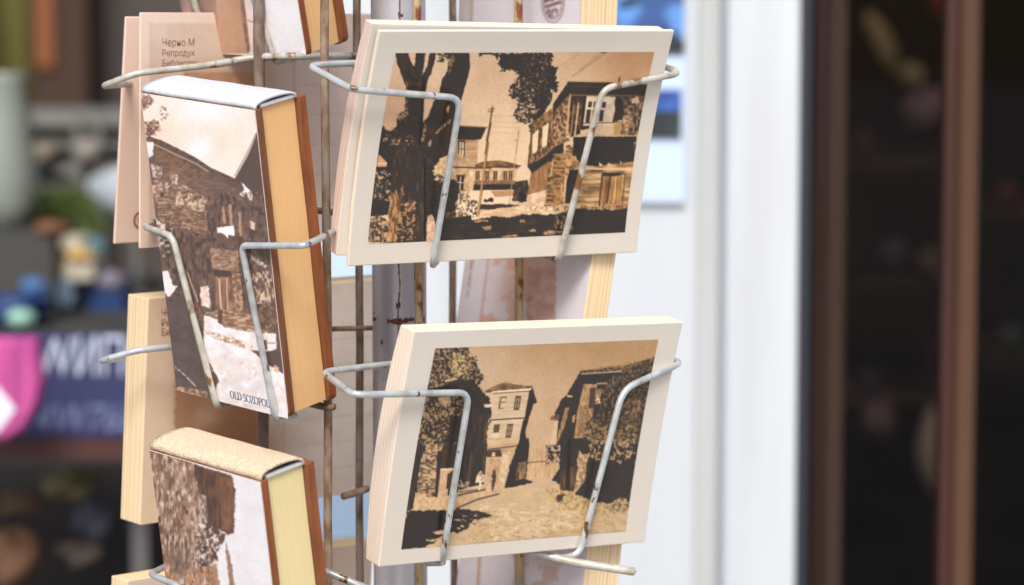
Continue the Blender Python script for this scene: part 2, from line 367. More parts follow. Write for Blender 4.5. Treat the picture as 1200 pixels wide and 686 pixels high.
    a.poly([(440, 305), (610, 300), (580, 565), (410, 565), (470, 420)], (70, 60, 52), (186, 144, 102), 2.6, 0.8, 1.3, thr=0.56, warp=0.5)
    a.poly([(460, 430), (510, 430), (500, 540), (455, 560)], (216, 176, 136), (130, 96, 66), 2, warp=0.8)
    a.poly([(510, 320), (560, 310), (570, 350), (520, 350)], (220, 184, 148), warp=0.8)
    a.poly([(400, 490), (450, 490), (445, 560), (395, 560)], (190, 148, 84), warp=0.6)
    a.line([(350, 500), (340, 565)], (220, 184, 140), 2); a.line([(190, 485), (440, 478)], (90, 66, 50), 0.9)
    a.line([(150, 560), (550, 568)], (206, 164, 122), 1.2)
    a.poly([(125, 575), (550, 572), (540, 700), (120, 700)], DK, warp=0.3)
    a.poly([(530, 610), (545, 600), (548, 690), (535, 690)], (200, 160, 120), DK, 1.5)
    a.poly([(30, 590), (95, 580), (100, 600), (0, 640), (-5, 610)], (120, 86, 56), (200, 156, 106), 2)
    a.poly([(75, 640), (100, 625), (130, 660), (120, 700), (70, 700)], (196, 152, 104), (120, 86, 56), 2, warp=0.8)
    a.grain(3)
    return a

def art_village_lane():
    a = Art(462, 390, 780, 652, 2.5, (206, 172, 134))
    a.glow(700, 410, 120, 45, (178, 138, 92), 0.9); a.glow(660, 470, 60, 60, (204, 166, 130), 0.7); a.glow(570, 430, 40, 25, (206, 178, 146), 0.6)
    a.tile(560, 400, 120)
    for k in range(5): a.line([(100 + k * 20, 90 + k * 6), (200 + k * 16, 200)], (190, 152, 118), 0.6, 0.4)
    # ground
    a.tile(465, 520, 130)
    a.poly([(90, 420), (400, 300), (560, 290), (700, 270), (1250, 290), (1500, 420), (1480, 700), (0, 700)], (210, 180, 138), (198, 166, 124), 12, 2.0, 0.7, soft=0.8, warp=0.8)
    a.leaves([(500, 420), (1450, 380), (1450, 640), (400, 660)], (172, 140, 100), 0.78, 2.0, 1, ax=2.2)
    a.leaves([(900, 500), (1480, 480), (1480, 640), (900, 640)], (182, 152, 104), 0.66, 2.6, 2, ax=1.6)
    a.leaves([(500, 380), (1000, 340), (1200, 500), (600, 600)], (218, 190, 150), 0.66, 3.0, 2, ax=2)
    # middle: distance
    a.tile(560, 520, 120)
    a.poly([(330, 30), (440, 30), (540, 100), (540, 225), (320, 240), (330, 130)], (218, 182, 140), (196, 156, 112), 3, 0.5, 3)
    a.line([(330, 128), (460, 118)], (100, 76, 54), 1.0)
    for x in (345, 365, 385, 420, 450, 480, 510): a.line([(x, 140), (x - 5, 225)], (176, 136, 94), 0.6, 0.7)
    # white two-storey house
    a.tile(560, 400, 120)
    a.poly([(35, 345), (100, 305), (180, 275), (270, 295), (365, 300), (370, 330), (110, 345)], (160, 122, 84), (106, 80, 58), 2.4, 2, 0.6, thr=0.5, warp=0.3)
    a.poly([(30, 350), (105, 345), (95, 420), (40, 380)], (214, 182, 142))
    a.poly([(108, 342), (345, 335), (310, 520), (300, 540), (270, 690), (50, 690), (80, 530)], (218, 192, 156), (206, 176, 138), 3, 8, 0.3)
    a.line([(100, 343), (365, 322)], (236, 214, 182), 2.6); a.line([(102, 350), (350, 334)], (96, 74, 56), 1.0)
    for pts in ([(148, 375), (195, 372), (180, 450), (138, 455)], [(252, 368), (292, 366), (275, 460), (238, 462)], [(108, 560), (148, 557), (140, 610), (104, 614)], [(198, 556), (238, 553), (220, 645), (184, 648)]):
        a.poly(pts, (96, 74, 58)); c = [((p[0] * 0.72 + sum(q[0] for q in pts) / 4 * 0.28), (p[1] * 0.72 + sum(q[1] for q in pts) / 4 * 0.28)) for p in pts]
        a.poly(c, (176, 138, 100) if pts[0][0] > 190 else (120, 94, 70), None)
        a.line([((pts[0][0] + pts[1][0]) / 2, pts[0][1]), ((pts[2][0] + pts[3][0]) / 2, pts[2][1])], (84, 66, 50), 0.7)
        a.line([((pts[0][0] + pts[3][0]) / 2, (pts[0][1] + pts[3][1]) / 2), ((pts[1][0] + pts[2][0]) / 2, (pts[1][1] + pts[2][1]) / 2)], (84, 66, 50), 0.8)
    a.poly([(150, 380), (192, 380), (182, 446), (146, 450)], (214, 188, 152)); a.line([(150, 410), (186, 408)], (110, 86, 64), 0.9); a.line([(158, 378), (146, 450)], (110, 86, 64), 0.7)
    a.poly([(100, 618), (142, 612), (136, 650), (96, 655)], (228, 202, 168)); a.line([(96, 655), (136, 650)], (120, 92, 68), 0.8)
    a.line([(82, 530), (305, 515)], (84, 66, 52), 1.5); a.line([(80, 538), (300, 525)], (236, 212, 178), 1.0)
    a.poly([(345, 335), (368, 312), (396, 410), (372, 420), (330, 560), (318, 600), (330, 690), (270, 690), (300, 540), (312, 520)], DK, warp=0.3)
    a.tile(560, 520, 120)
    a.poly([(60, -40), (280, -30), (265, 20), (48, 45)], (218, 182, 140), (196, 158, 118), 3, 6, 0.4)
    a.line([(45, 42), (268, 15)], (84, 66, 52), 1.2)
    a.poly([(50, 45), (240, 25), (215, 120), (170, 290), (90, 290), (60, 200), (80, 120)], (206, 168, 126), (190, 148, 106), 4)
    a.poly([(50, 48), (150, 38), (160, 65), (160, 95), (60, 98)], (88, 68, 54)); a.line([(60, 96), (160, 92)], LT, 1.4); a.poly([(95, 60), (115, 58), (118, 85), (92, 88)], LT)
    a.poly([(165, 60), (225, 55), (200, 160), (170, 290), (135, 290), (150, 150)], (228, 196, 156), (206, 170, 128), 3)
    a.poly([(265, 10), (340, -40), (345, 30), (320, 240), (365, 252), (365, 262), (250, 290), (178, 300), (215, 150)], DK, warp=0.5)
    a.poly([(272, 130), (325, 120), (318, 235), (245, 250)], (176, 138, 98), (84, 64, 50), 2, 0.5, 3)
    # left dark house and trees
    a.tile(470, 400, 120)
    a.poly([(230, 42), (450, 40), (460, 110), (500, 105), (520, 190), (555, 240), (520, 300), (560, 350), (605, 430), (600, 520), (560, 690), (100, 690), (150, 500), (170, 330)], DK, (86, 66, 50), 4, thr=0.8, warp=2.0, ws=2.5)
    a.leaves([(225, 45), (460, 45), (500, 110), (540, 240), (500, 300), (400, 250), (180, 330)], (186, 148, 104), 0.60, 1.8, 1.5)
    a.leaves([(340, 60), (420, 100), (440, 230), (360, 230)], (206, 178, 120), 0.52, 1.8, 1.5)
    a.poly([(290, 262), (370, 246), (380, 255), (300, 275)], (214, 178, 134)); a.poly([(300, 275), (480, 255), (600, 420), (610, 480), (560, 560), (420, 560), (420, 330), (330, 300)], DK, (78, 62, 52), 5, thr=0.7, warp=0.8)
    a.poly([(552, 425), (605, 420), (612, 440), (560, 445)], (224, 196, 160), warp=0.6)
    a.poly([(260, 375), (335, 370), (335, 430), (300, 440), (250, 420)], (216, 184, 146), (150, 110, 76), 3, warp=1)
    a.leaves([(160, 380), (430, 370), (430, 500), (140, 520)], (196, 156, 110), 0.62, 2.0, 1.5)
    a.leaves([(200, 450), (330, 450), (320, 600), (280, 680), (120, 680), (120, 600)], (190, 150, 100), 0.63, 2.0, 1.5)
    a.poly([(420, 500), (600, 480), (540, 690), (400, 690)], (64, 57, 54), (96, 74, 58), 3, 0.5, 4, thr=0.7)
    a.poly([(575, 540), (585, 540), (560, 690), (548, 690)], (110, 84, 62))
    # lower-left
    a.tile(465, 520, 130)
    a.poly([(100, 0), (560, 0), (540, 250), (400, 290), (320, 320), (60, 420), (30, 650), (0, 680)], (62, 56, 54), (92, 70, 54), 6, 0.4, 3, thr=0.75)
    a.poly([(180, 20), (255, 20), (235, 310), (130, 320), (125, 250), (150, 100)], (206, 170, 128), (84, 64, 52), 2.1, 1.4, 0.8, thr=0.56, warp=0.5)
    a.leaves([(150, 0), (300, 0), (270, 60), (180, 50)], (210, 166, 112), 0.5, 2.0, 1.5)
    a.poly([(115, 300), (250, 330), (320, 340), (320, 410), (160, 405), (96, 420)], (220, 184, 144), (200, 160, 118), 4, warp=0.5)
    a.poly([(270, 165), (355, 160), (330, 180), (310, 350), (250, 340)], (214, 178, 140), (198, 160, 120), 4); a.poly([(268, 155), (352, 150), (350, 165), (268, 168)], (226, 194, 156))
    a.poly([(315, 185), (355, 180), (345, 280), (305, 280)], (84, 66, 52))
    a.poly([(180, 330), (200, 275), (220, 300), (225, 335)], (92, 70, 56), (200, 160, 120), 2)
    a.poly([(385, 290), (440, 270), (545, 250), (640, 245), (640, 300), (540, 330), (380, 400), (330, 420), (330, 340)], (214, 180, 138), (196, 158, 116), 4, warp=0.4)
    a.leaves([(385, 230), (450, 240), (450, 290), (385, 300)], (206, 168, 126), 0.5, 2)
    a.line([(380, 322), (430, 308), (545, 285)], (74, 60, 50), 1.6); a.line([(370, 400), (500, 345), (630, 312)], (88, 70, 56), 1.8, 0.9); a.line([(385, 300), (500, 285)], (80, 64, 52), 0.9)
    a.line([(460, 60), (440, 270)], (140, 104, 74), 1.2, 0.8); a.line([(545, 10), (535, 190)], (120, 90, 68), 1.0, 0.8)
    # people
    a.poly([(508, 178), (522, 166), (530, 184), (545, 200), (540, 240), (525, 240), (515, 290), (505, 290), (510, 240), (485, 245), (492, 205)], (232, 206, 172), (150, 116, 84), 2.5, thr=0.7)
    a.poly([(596, 165), (606, 158), (612, 180), (615, 205), (605, 260), (590, 300), (585, 260), (592, 215), (585, 205)], (120, 92, 68), (70, 58, 50), 2)
    # foreground shade
    a.poly([(-20, 670), (70, 418), (200, 412), (330, 415), (380, 405), (440, 410), (560, 430), (600, 440), (530, 460), (460, 480), (490, 500), (440, 520), (380, 550), (300, 540), (230, 560), (290, 570), (200, 600), (260, 600), (170, 640), (20, 660)], (60, 55, 53), warp=1.3, ws=4)
    a.leaves([(380, 440), (520, 440), (520, 560), (300, 560)], (206, 170, 126), 0.62, 2.4, 1.5, ax=2)
    a.poly([(225, 545), (300, 535), (300, 555), (240, 562)], (206, 172, 130), warp=1); a.poly([(262, 410), (290, 412), (270, 540), (245, 540)], (44, 40, 39), op=0.7)
    a.poly([(180, 596), (280, 580), (285, 590), (190, 604)], (196, 160, 118), warp=1)
    # right house and trees
    a.tile(650, 400, 120)
    a.poly([(80, 360), (175, 200), (480, 165), (670, 105), (660, 200), (590, 690), (0, 690), (0, 480), (50, 385)], (62, 56, 54), (80, 64, 52), 5, thr=0.85, warp=0.5)
    a.leaves([(165, 195), (480, 150), (690, 100), (680, 200), (480, 205), (190, 220)], (150, 116, 78), 0.55, 1.6, 0.5)
    a.line([(180, 220), (480, 200)], (206, 178, 138), 1.3)
    a.poly([(195, 285), (285, 290), (250, 520), (190, 650), (130, 650), (150, 480)], (196, 158, 112), (150, 114, 78), 2.6, 0.5, 2)
    a.poly([(240, 312), (275, 310), (262, 450), (225, 450)], (92, 70, 54)); a.line([(285, 285), (370, 280)], (196, 158, 114), 1.8)
    a.poly([(285, 320), (350, 325), (350, 420), (270, 420)], (226, 196, 160), (150, 116, 82), 2.6, warp=1)
    for yy in range(440, 640, 16): a.line([(160 + (640 - yy) * 0.1, yy), (215 + (640 - yy) * 0.12, yy - 5)], (100, 76, 54), 0.8, 0.8)
    a.poly([(75, 445), (100, 440), (70, 560), (20, 680), (5, 690), (40, 560)], (206, 168, 112), (110, 84, 56), 2, 0.5, 2, warp=0.5)
    a.poly([(120, 500), (140, 490), (130, 545), (115, 545)], (190, 150, 98), warp=0.5)
    a.poly([(85, 360), (122, 365), (115, 378), (80, 374)], (206, 170, 120))
    a.poly([(0, 530), (25, 530), (10, 690), (-30, 690)], (216, 180, 140)); a.poly([(-20, 500), (20, 485), (40, 500), (20, 525), (-20, 530)], (96, 76, 60), (160, 126, 96), 2, warp=1)
    a.poly([(310, 330), (380, 240), (470, 200), (660, 120), (655, 220), (585, 560), (560, 690), (210, 690), (200, 560), (300, 480)], (60, 55, 51), (150, 118, 80), 1.8, thr=0.64, warp=1.2, ws=2.5)
    a.leaves([(470, 400), (600, 380), (560, 520), (450, 480)], (176, 134, 84), 0.58, 1.9)
    a.leaves([(400, 560), (560, 550), (540, 690), (380, 690)], (180, 142, 90), 0.66, 1.8)
    a.leaves([(200, 540), (350, 560), (350, 680), (200, 680)], (180, 142, 94), 0.60, 1.9)
    a.tile(640, 510, 120)
    a.poly([(100, 30), (270, 20), (310, 60), (620, 60), (560, 440), (430, 460), (340, 450), (190, 400), (200, 330), (90, 330), (40, 300), (85, 230)], (62, 57, 55), (74, 62, 54), 4, thr=0.8, warp=0.8)
    a.poly([(220, 100), (240, 130), (290, 125), (275, 180), (262, 300), (215, 370), (185, 385), (200, 260), (205, 170)], (214, 178, 134), (150, 116, 80), 2.6, thr=0.55, warp=0.8)
    a.leaves([(280, 60), (430, 20), (600, 20), (590, 130), (500, 190), (300, 170)], (196, 160, 110), 0.58, 2.3, 2)
    a.leaves([(0, 80), (110, 60), (100, 190), (0, 190)], DK, 0.42, 2.4, 2)
    a.poly([(95, 240), (215, 200), (185, 380), (90, 370)], (120, 92, 62), (72, 58, 48), 3, 0.35, 4)
    a.poly([(145, 30), (165, 30), (160, 370), (130, 370)], (40, 36, 35), op=0.7)
    a.poly([(0, 350), (90, 370), (180, 385), (300, 440), (430, 470), (480, 520), (430, 540), (100, 500), (60, 440), (0, 400)], (206, 174, 124), (150, 120, 78), 2.4, thr=0.6, warp=1.5)
    a.poly([(75, 400), (130, 400), (100, 440), (70, 445)], (80, 66, 54), warp=1)
    a.poly([(430, 460), (500, 415), (560, 450), (548, 520), (430, 500)], (206, 176, 130), (104, 84, 60), 2.2, thr=0.5, warp=1.0)
    a.grain(3)
    return a

LB = (112, 92, 84); LB2 = (146, 112, 90); WH = (232, 228, 232)
def art_old_town_book():
    a = Art(158, 98, 350, 500, 2.5, (234, 224, 216))
    a.tile(160, 100, 140)
    a.glow(230, 260, 260, 140, (236, 220, 198), 0.8); a.glow(480, 320, 160, 120, (234, 216, 196), 0.8)
    a.glow(390, 140, 150, 90, (236, 236, 242), 1.0); a.glow(360, 360, 75, 75, (236, 236, 242), 1.0)
    a.glow(120, 260, 60, 60, (234, 206, 180), 0.5)
    a.poly([(20, 45), (75, 60), (105, 90), (60, 130), (30, 140)], (128, 96, 86), (220, 190, 170), 2.6, thr=0.6, warp=2)
    a.poly([(40, 210), (120, 200), (140, 250), (100, 290), (50, 290)], (122, 90, 80), (226, 196, 176), 3, thr=0.62, warp=2.4)
    a.leaves([(140, 120), (190, 160), (170, 200), (130, 180)], (150, 116, 100), 0.6, 2)
    a.poly([(50, 300), (130, 310), (330, 410), (420, 480), (560, 545), (620, 470), (690, 280), (900, 300), (900, 1900), (150, 1800), (90, 690), (60, 440)], (106, 90, 86), (118, 96, 86), 7, warp=0.5)
    a.poly([(50, 320), (95, 330), (100, 400), (75, 420), (55, 380)], (234, 226, 224), warp=1)
    a.line([(70, 300), (200, 355), (340, 425), (420, 480), (600, 560)], (128, 92, 76), 3.2, col2=(90, 70, 64)); a.line([(100, 340), (230, 400), (340, 450), (410, 495)], (204, 172, 148), 1.2)
    a.poly([(100, 350), (240, 410), (380, 500), (370, 560), (250, 520), (110, 440)], (138, 102, 80), (108, 86, 76), 4)
    a.poly([(80, 450), (150, 470), (145, 540), (95, 530)], (222, 200, 184), (128, 100, 88), 3, 0.5, 2, warp=0.6)
    a.poly([(190, 490), (245, 520), (240, 575), (200, 560)], (222, 200, 184), (128, 100, 88), 3, 0.5, 2, warp=0.6)
    a.leaves([(90, 540), (250, 560), (390, 640), (390, 700), (90, 700)], (210, 176, 150), 0.5, 3, 1)
    a.poly([(560, 545), (640, 400), (690, 280), (760, 280), (760, 700), (640, 600)], (100, 84, 80))
    a.poly([(590, 625), (620, 600), (600, 560), (640, 590), (665, 620), (665, 665), (630, 650)], (236, 232, 236), warp=0.5)
    a.line([(565, 520), (630, 400), (690, 270)], (128, 94, 78), 0.8)
    a.leaves([(110, 360), (380, 500), (650, 640), (650, 690), (100, 690)], (146, 114, 96), 0.62, 2.4, 1, ax=1.8, ay=0.8, soft=0.5)
    a.tile(170, 220, 170)
    a.leaves([(60, 20), (560, 20), (620, 640), (110, 640)], (142, 112, 96), 0.64, 2.6, 1, ax=0.8, ay=1.5, soft=0.5)
    a.leaves([(60, 20), (560, 20), (620, 640), (110, 640)], (84, 68, 64), 0.66, 3.4, 1, ax=0.7, ay=1.8, soft=0.5)
    a.poly([(60, 60), (140, 0), (250, 20), (290, 130), (290, 230), (180, 190), (60, 150)], (118, 92, 78), (192, 156, 130), 2.0, 2.2, 0.6, thr=0.62, warp=0.8)
    a.leaves([(140, 20), (290, 60), (285, 120), (150, 70)], (214, 184, 158), 0.5, 2.6)
    for k in range(6): a.line([(60, 95 + k * 16), (285, 160 + k * 16)], (170, 128, 100), 0.9, 0.7, col2=(104, 80, 70))
    a.leaves([(45, 150), (140, 180), (100, 320), (60, 290)], (222, 200, 184), 0.55, 3)
    a.poly([(340, 190), (420, 178), (425, 228), (395, 225), (390, 245), (380, 222), (345, 215)], (238, 234, 238), warp=0.6)
    for x, y0, y1 in ((370, 90, 170), (403, 80, 175), (447, 115, 230)): a.poly([(x - 8, y0), (x + 5, y0), (x + 12, y1), (x - 2, y1)], (186, 146, 122), warp=0.5)
    a.poly([(495, 155), (520, 165), (518, 205), (498, 190)], (222, 194, 170), warp=0.6); a.poly([(335, 230), (440, 250), (430, 275), (340, 260)], (134, 100, 82), (110, 88, 78), 3)
    a.poly([(305, 285), (440, 300), (445, 400), (320, 385)], (192, 156, 130), (126, 98, 82), 1.8, 1.8, 0.6, warp=0.5)
    a.poly([(318, 385), (410, 395), (400, 420), (330, 420)], (90, 74, 70))
    a.poly([(320, 420), (410, 425), (420, 600), (345, 600)], (178, 138, 110), (122, 92, 76), 3, 0.4, 4); a.line([(350, 430), (362, 600)], (232, 204, 178), 1.6); a.line([(385, 430), (392, 600)], (214, 180, 150), 1.4)
    a.poly([(410, 400), (450, 410), (470, 610), (425, 600)], (196, 158, 128), (126, 94, 76), 2.4, warp=0.5)
    a.poly([(470, 300), (580, 370), (570, 385), (510, 350)], (228, 208, 190), LB, 2, warp=0.8)
    a.leaves([(500, 400), (600, 400), (620, 640), (520, 660)], (216, 186, 160), 0.62, 2.4, ax=0.6, ay=1.8)
    a.line([(530, 548), (600, 548)], (232, 220, 214), 1.0)
    a.poly([(75, 400), (110, 390), (130, 460), (155, 470), (110, 520), (90, 500)], (236, 226, 222), warp=0.8)
    a.poly([(260, 470), (300, 460), (310, 570), (265, 560)], (220, 190, 166), (236, 226, 220), 3, warp=0.8); a.line([(200, 400), (250, 540)], (206, 180, 160), 1.2); a.line([(150, 280), (180, 380)], (176, 140, 112), 2, 0.8)
    a.line([(210, 260), (260, 560)], (88, 72, 68), 3, 0.5)
    # snow street
    a.tile(190, 350, 150)
    a.poly([(225, 90), (330, 120), (480, 140), (610, 190), (615, 270), (560, 285), (660, 400), (690, 700), (240, 600), (300, 450), (220, 280)], (236, 233, 237), (224, 214, 212), 9, warp=0.6)
    a.poly([(225, 80), (300, 60), (480, 80), (560, 150), (600, 190), (480, 180), (330, 155), (300, 110)], (206, 172, 144), (134, 100, 82), 2.6, 2, 0.7, warp=0.8)
    a.poly([(300, 60), (325, 60), (320, 140), (300, 130)], (110, 84, 74))
    a.poly([(230, 175), (300, 185), (400, 215), (480, 250), (490, 275), (420, 265), (330, 230), (240, 200)], (172, 132, 100), (236, 226, 220), 2.2, 1.6, 0.7, thr=0.5, warp=0.8)
    a.poly([(540, 225), (560, 220), (565, 275), (540, 270)], (120, 100, 96)); a.line([(530, 240), (612, 238)], (140, 112, 96), 1.0)
    a.poly([(470, 275), (560, 285), (630, 280), (655, 410), (600, 370), (560, 350), (520, 310)], (104, 86, 80), warp=0.6)
    a.poly([(600, 355), (625, 370), (620, 400), (600, 390)], (214, 176, 146), warp=0.6)
    a.poly([(490, 30), (600, 20), (610, 180), (540, 160), (480, 100)], (104, 84, 76), (170, 134, 112), 2.6, thr=0.65)
    a.poly([(15, -10), (125, -10), (180, 250), (245, 500), (75, 495)], (108, 92, 90), (98, 84, 82), 8); a.poly([(150, 10), (215, 60), (215, 200), (200, 250)], (150, 116, 96), (110, 90, 84), 3)
    a.line([(55, 355), (120, 410), (180, 470)], (234, 210, 186), 1.2, col2=LB, thr=0.6); a.poly([(75, 470), (240, 500), (240, 540), (75, 500)], (206, 166, 136), (120, 92, 80), 3, warp=1)
    a.poly([(225, 310), (265, 360), (290, 410), (310, 450), (275, 450), (245, 360)], (112, 90, 84), warp=0.8); a.line([(215, 280), (235, 320), (270, 390)], (200, 164, 136), 1.4)
    a.leaves([(300, 300), (520, 320), (560, 420), (320, 470)], (214, 196, 184), 0.78, 3, 1)
    a.poly([(430, 565), (475, 570), (480, 582), (435, 578)], (222, 200, 180), warp=0.6)
    a.grain(3)
    return a

def art_bark_book(x0=165, y0=515, x1=362, y1=930):
    a = Art(x0, y0, x1, y1, 2.0, (224, 221, 224))
    a.tile(170, 510, 176)      # zoom tile 624x686 for 160x176 px
    a.poly([(10, 60), (230, 90), (250, 300), (290, 480), (330, 600), (330, 700), (380, 1700), (100, 1700), (70, 560), (10, 100)], (176, 144, 124), (140, 106, 84), 5, 0.5, 3.5, thr=0.5, soft=0.5, warp=0.8)
    a.leaves([(20, 80), (220, 100), (300, 690), (330, 1600), (100, 1600)], (212, 190, 176), 0.64, 3.2, 1, ax=0.5, ay=2.2)
    a.leaves([(20, 80), (220, 100), (300, 690), (330, 1600), (100, 1600)], (104, 78, 64), 0.72, 3.0, 1, ax=0.5, ay=2.5)
    a.glow(155, 590, 35, 60, (88, 74, 68), 0.7)
    a.poly([(222, 135), (395, 185), (412, 250), (405, 450), (370, 455), (350, 520), (330, 600), (280, 460), (250, 300)], (120, 86, 66), (86, 66, 58), 4, 0.5, 3, warp=0.8)
    a.poly([(240, 260), (280, 280), (285, 400), (250, 420)], (206, 184, 170), (110, 86, 74), 3, 0.6, 2, warp=1)
    a.poly([(340, 190), (400, 195), (408, 300), (390, 440), (350, 430)], (142, 102, 76), (112, 80, 62), 3, 0.5, 3, warp=0.6)
    a.leaves([(230, 400), (350, 440), (340, 600), (240, 600)], (80, 66, 62), 0.5, 4, 1.5)
    a.leaves([(230, 400), (380, 440), (360, 600), (240, 600)], (220, 204, 196), 0.60, 3, 1.5)
    a.poly([(330, 540), (370, 460), (380, 480), (360, 690), (420, 1600), (380, 1600), (340, 700)], (226, 222, 224), warp=1)
    a.poly([(365, 480), (390, 560), (412, 690), (470, 1500), (430, 1500), (385, 690)], (170, 134, 110), (140, 106, 86), 3, 0.5, 3, warp=0.8)
    a.poly([(305, 590), (320, 600), (345, 690), (325, 690)], (170, 134, 110), warp=1)
    a.leaves([(90, 600), (300, 600), (340, 700), (110, 700)], (200, 140, 90), 0.66, 2.2)
    a.glow(480, 320, 60, 30, (212, 212, 218), 0.5)
    a.grain(2.5)
    return a

def art_haze_book():
    a = Art(140, -320, 372, 74, 2.0, (226, 224, 228))
    a.tile(200, 0, 230, 1200)
    a.poly([(-300, -1800), (430, -1800), (430, 0), (480, 330), (100, 330), (50, 0), (-250, -1700)], (176, 138, 112), (186, 150, 126), 14, 0.6, 3, thr=0.5, soft=0.6)
    a.poly([(45, -60), (190, -60), (260, 330), (110, 330), (80, 200)], (150, 120, 112), (128, 102, 98), 4, 0.5, 3, soft=0.5)
    a.glow(110, 60, 30, 90, (196, 160, 150), 0.7)
    a.poly([(190, -60), (270, -60), (300, 330), (255, 330)], (140, 114, 104), op=0.7)
    a.glow(340, 150, 80, 160, (190, 146, 116), 0.7)
    a.poly([(415, -60), (450, -60), (490, 310), (478, 322), (465, 318)], (128, 96, 86), (160, 126, 114), 3, 0.6, 2, warp=0.8)
    a.poly([(450, 0), (480, 0), (530, 340), (490, 335)], (222, 200, 188))
    a.line([(470, 125), (530, 145)], (150, 100, 90), 1.2, 0.7)
    a.grain(2.5)
    return a
# ---------------------------------------------------------------- materials
def lin(c):
    c = np.asarray(c, float) / 255.0
    return np.where(c <= 0.04045, c / 12.92, ((c + 0.055) / 1.055) ** 2.4)
def L4(c): r = lin(c); return (float(r[0]), float(r[1]), float(r[2]), 1.0)
def new_mat(name, col, rough=0.6, metal=0.0, spec=0.5):
    m = bpy.data.materials.new(name); m.use_nodes = True; b = m.node_tree.nodes['Principled BSDF']
    b.inputs['Base Color'].default_value = L4(col); b.inputs['Roughness'].default_value = rough
    b.inputs['Metallic'].default_value = metal; b.inputs['Specular IOR Level'].default_value = spec
    return m
def nd(m, t, **kw):
    n = m.node_tree.nodes.new(t)
    for k, v in kw.items(): setattr(n, k, v)
    return n
def noisy(name, c1, c2, scale=(40, 40, 40), thr=(0.4, 0.6), rough=0.6, bump=0.0, detail=4, c3=None, thr3=(0.6, 0.7), s3=None, metal=0.0, spec=0.5, bdist=0.0005):
    m = new_mat(name, c1, rough, metal, spec); nt = m.node_tree; b = nt.nodes['Principled BSDF']
    tc = nd(m, 'ShaderNodeTexCoord')
    def branch(sc, seed):
        mp = nd(m, 'ShaderNodeMapping'); mp.inputs['Scale'].default_value = sc; mp.inputs['Location'].default_value = (seed, seed * 2.3, seed * 0.7)
        nz = nd(m, 'ShaderNodeTexNoise'); nz.inputs['Scale'].default_value = 1.0; nz.inputs['Detail'].default_value = detail
        nt.links.new(tc.outputs['Object'], mp.inputs[0]); nt.links.new(mp.outputs[0], nz.inputs['Vector']); return nz
    n1 = branch(scale, 0.0); r = nd(m, 'ShaderNodeMapRange'); r.inputs[1].default_value, r.inputs[2].default_value = thr
    nt.links.new(n1.outputs[0], r.inputs[0])
    mx = nd(m, 'ShaderNodeMix', data_type='RGBA'); mx.inputs[6].default_value = L4(c1); mx.inputs[7].default_value = L4(c2)
    nt.links.new(r.outputs[0], mx.inputs[0]); out = mx.outputs[2]
    if c3 is not None:
        n3 = branch(s3 or scale, 3.7); r3 = nd(m, 'ShaderNodeMapRange'); r3.inputs[1].default_value, r3.inputs[2].default_value = thr3
        nt.links.new(n3.outputs[0], r3.inputs[0])
        m3 = nd(m, 'ShaderNodeMix', data_type='RGBA'); nt.links.new(out, m3.inputs[6]); m3.inputs[7].default_value = L4(c3)
        nt.links.new(r3.outputs[0], m3.inputs[0]); out = m3.outputs[2]
    nt.links.new(out, b.inputs['Base Color'])
    if bump:
        bp = nd(m, 'ShaderNodeBump'); bp.inputs['Strength'].default_value = bump; bp.inputs['Distance'].default_value = bdist
        nt.links.new(n1.outputs[0], bp.inputs['Height']); nt.links.new(bp.outputs[0], b.inputs['Normal'])
    return m
def print_mat(name, rough=0.32, coat=0.25):
    m = new_mat(name, (200, 180, 160), rough); b = m.node_tree.nodes['Principled BSDF']
    at = nd(m, 'ShaderNodeAttribute'); at.attribute_name = 'ink'
    m.node_tree.links.new(at.outputs['Color'], b.inputs['Base Color'])
    b.inputs['Coat Weight'].default_value = coat; b.inputs['Coat Roughness'].default_value = 0.2
    return m

M = {}
M['card'] = noisy('card_stock', (219, 212, 200), (214, 205, 192), (6, 6, 6), rough=0.42)
M['card_warm'] = noisy('card_stock_warm', (232, 208, 192), (226, 200, 182), (6, 6, 6), rough=0.5)
M['edge'] = noisy('stacked_card_edges', (234, 220, 202), (206, 182, 156), (1, 1300, 1), (0.45, 0.72), rough=0.7, detail=2)
M['edge_tan'] = noisy('yellowed_card_edges', (230, 206, 166), (190, 152, 106), (1, 700, 1), (0.5, 0.72), rough=0.7, detail=2)
M['edge_pink'] = noisy('pinkish_card_edges', (226, 204, 192), (210, 184, 168), (1, 1100, 1), (0.4, 0.6), rough=0.6, detail=2)
M['back'] = noisy('card_backs', (218, 198, 182), (212, 191, 174), (6, 6, 6), rough=0.6)
M['board'] = noisy('cut_board_edge', (146, 84, 42), (118, 62, 30), (300, 300, 40), (0.35, 0.7), rough=0.7, bump=0.3)
M['board_dk'] = noisy('dark_cut_board_edge', (128, 80, 50), (98, 60, 38), (300, 300, 40), (0.35, 0.7), rough=0.7, bump=0.3)
M['block'] = noisy('page_block_tan', (229, 184, 128), (221, 174, 116), (3, 900, 3), (0.4, 0.8), rough=0.85)
M['block_y'] = noisy('page_block_straw', (229, 212, 160), (221, 202, 146), (3, 900, 3), (0.4, 0.8), rough=0.85)
M['cloth_w'] = noisy('white_spine_cloth', (204, 207, 213), (188, 191, 198), (400, 400, 400), (0.35, 0.75), rough=0.9, bump=0.3, c3=(196, 196, 200), thr3=(0.6, 0.8), s3=(30, 60, 60))
M['cloth_b'] = noisy('raw_canvas_spine', (226, 206, 178), (200, 176, 144), (900, 900, 900), (0.35, 0.7), rough=0.95, bump=1.0, bdist=0.001, c3=(196, 166, 132), thr3=(0.6, 0.85), s3=(60, 60, 60))
M['gap'] = new_mat('spine_gap_shade', (58, 44, 44), 0.9)
M['print'] = print_mat('printed_picture'); M['print_matt'] = print_mat('printed_card_back', 0.55, 0.0)
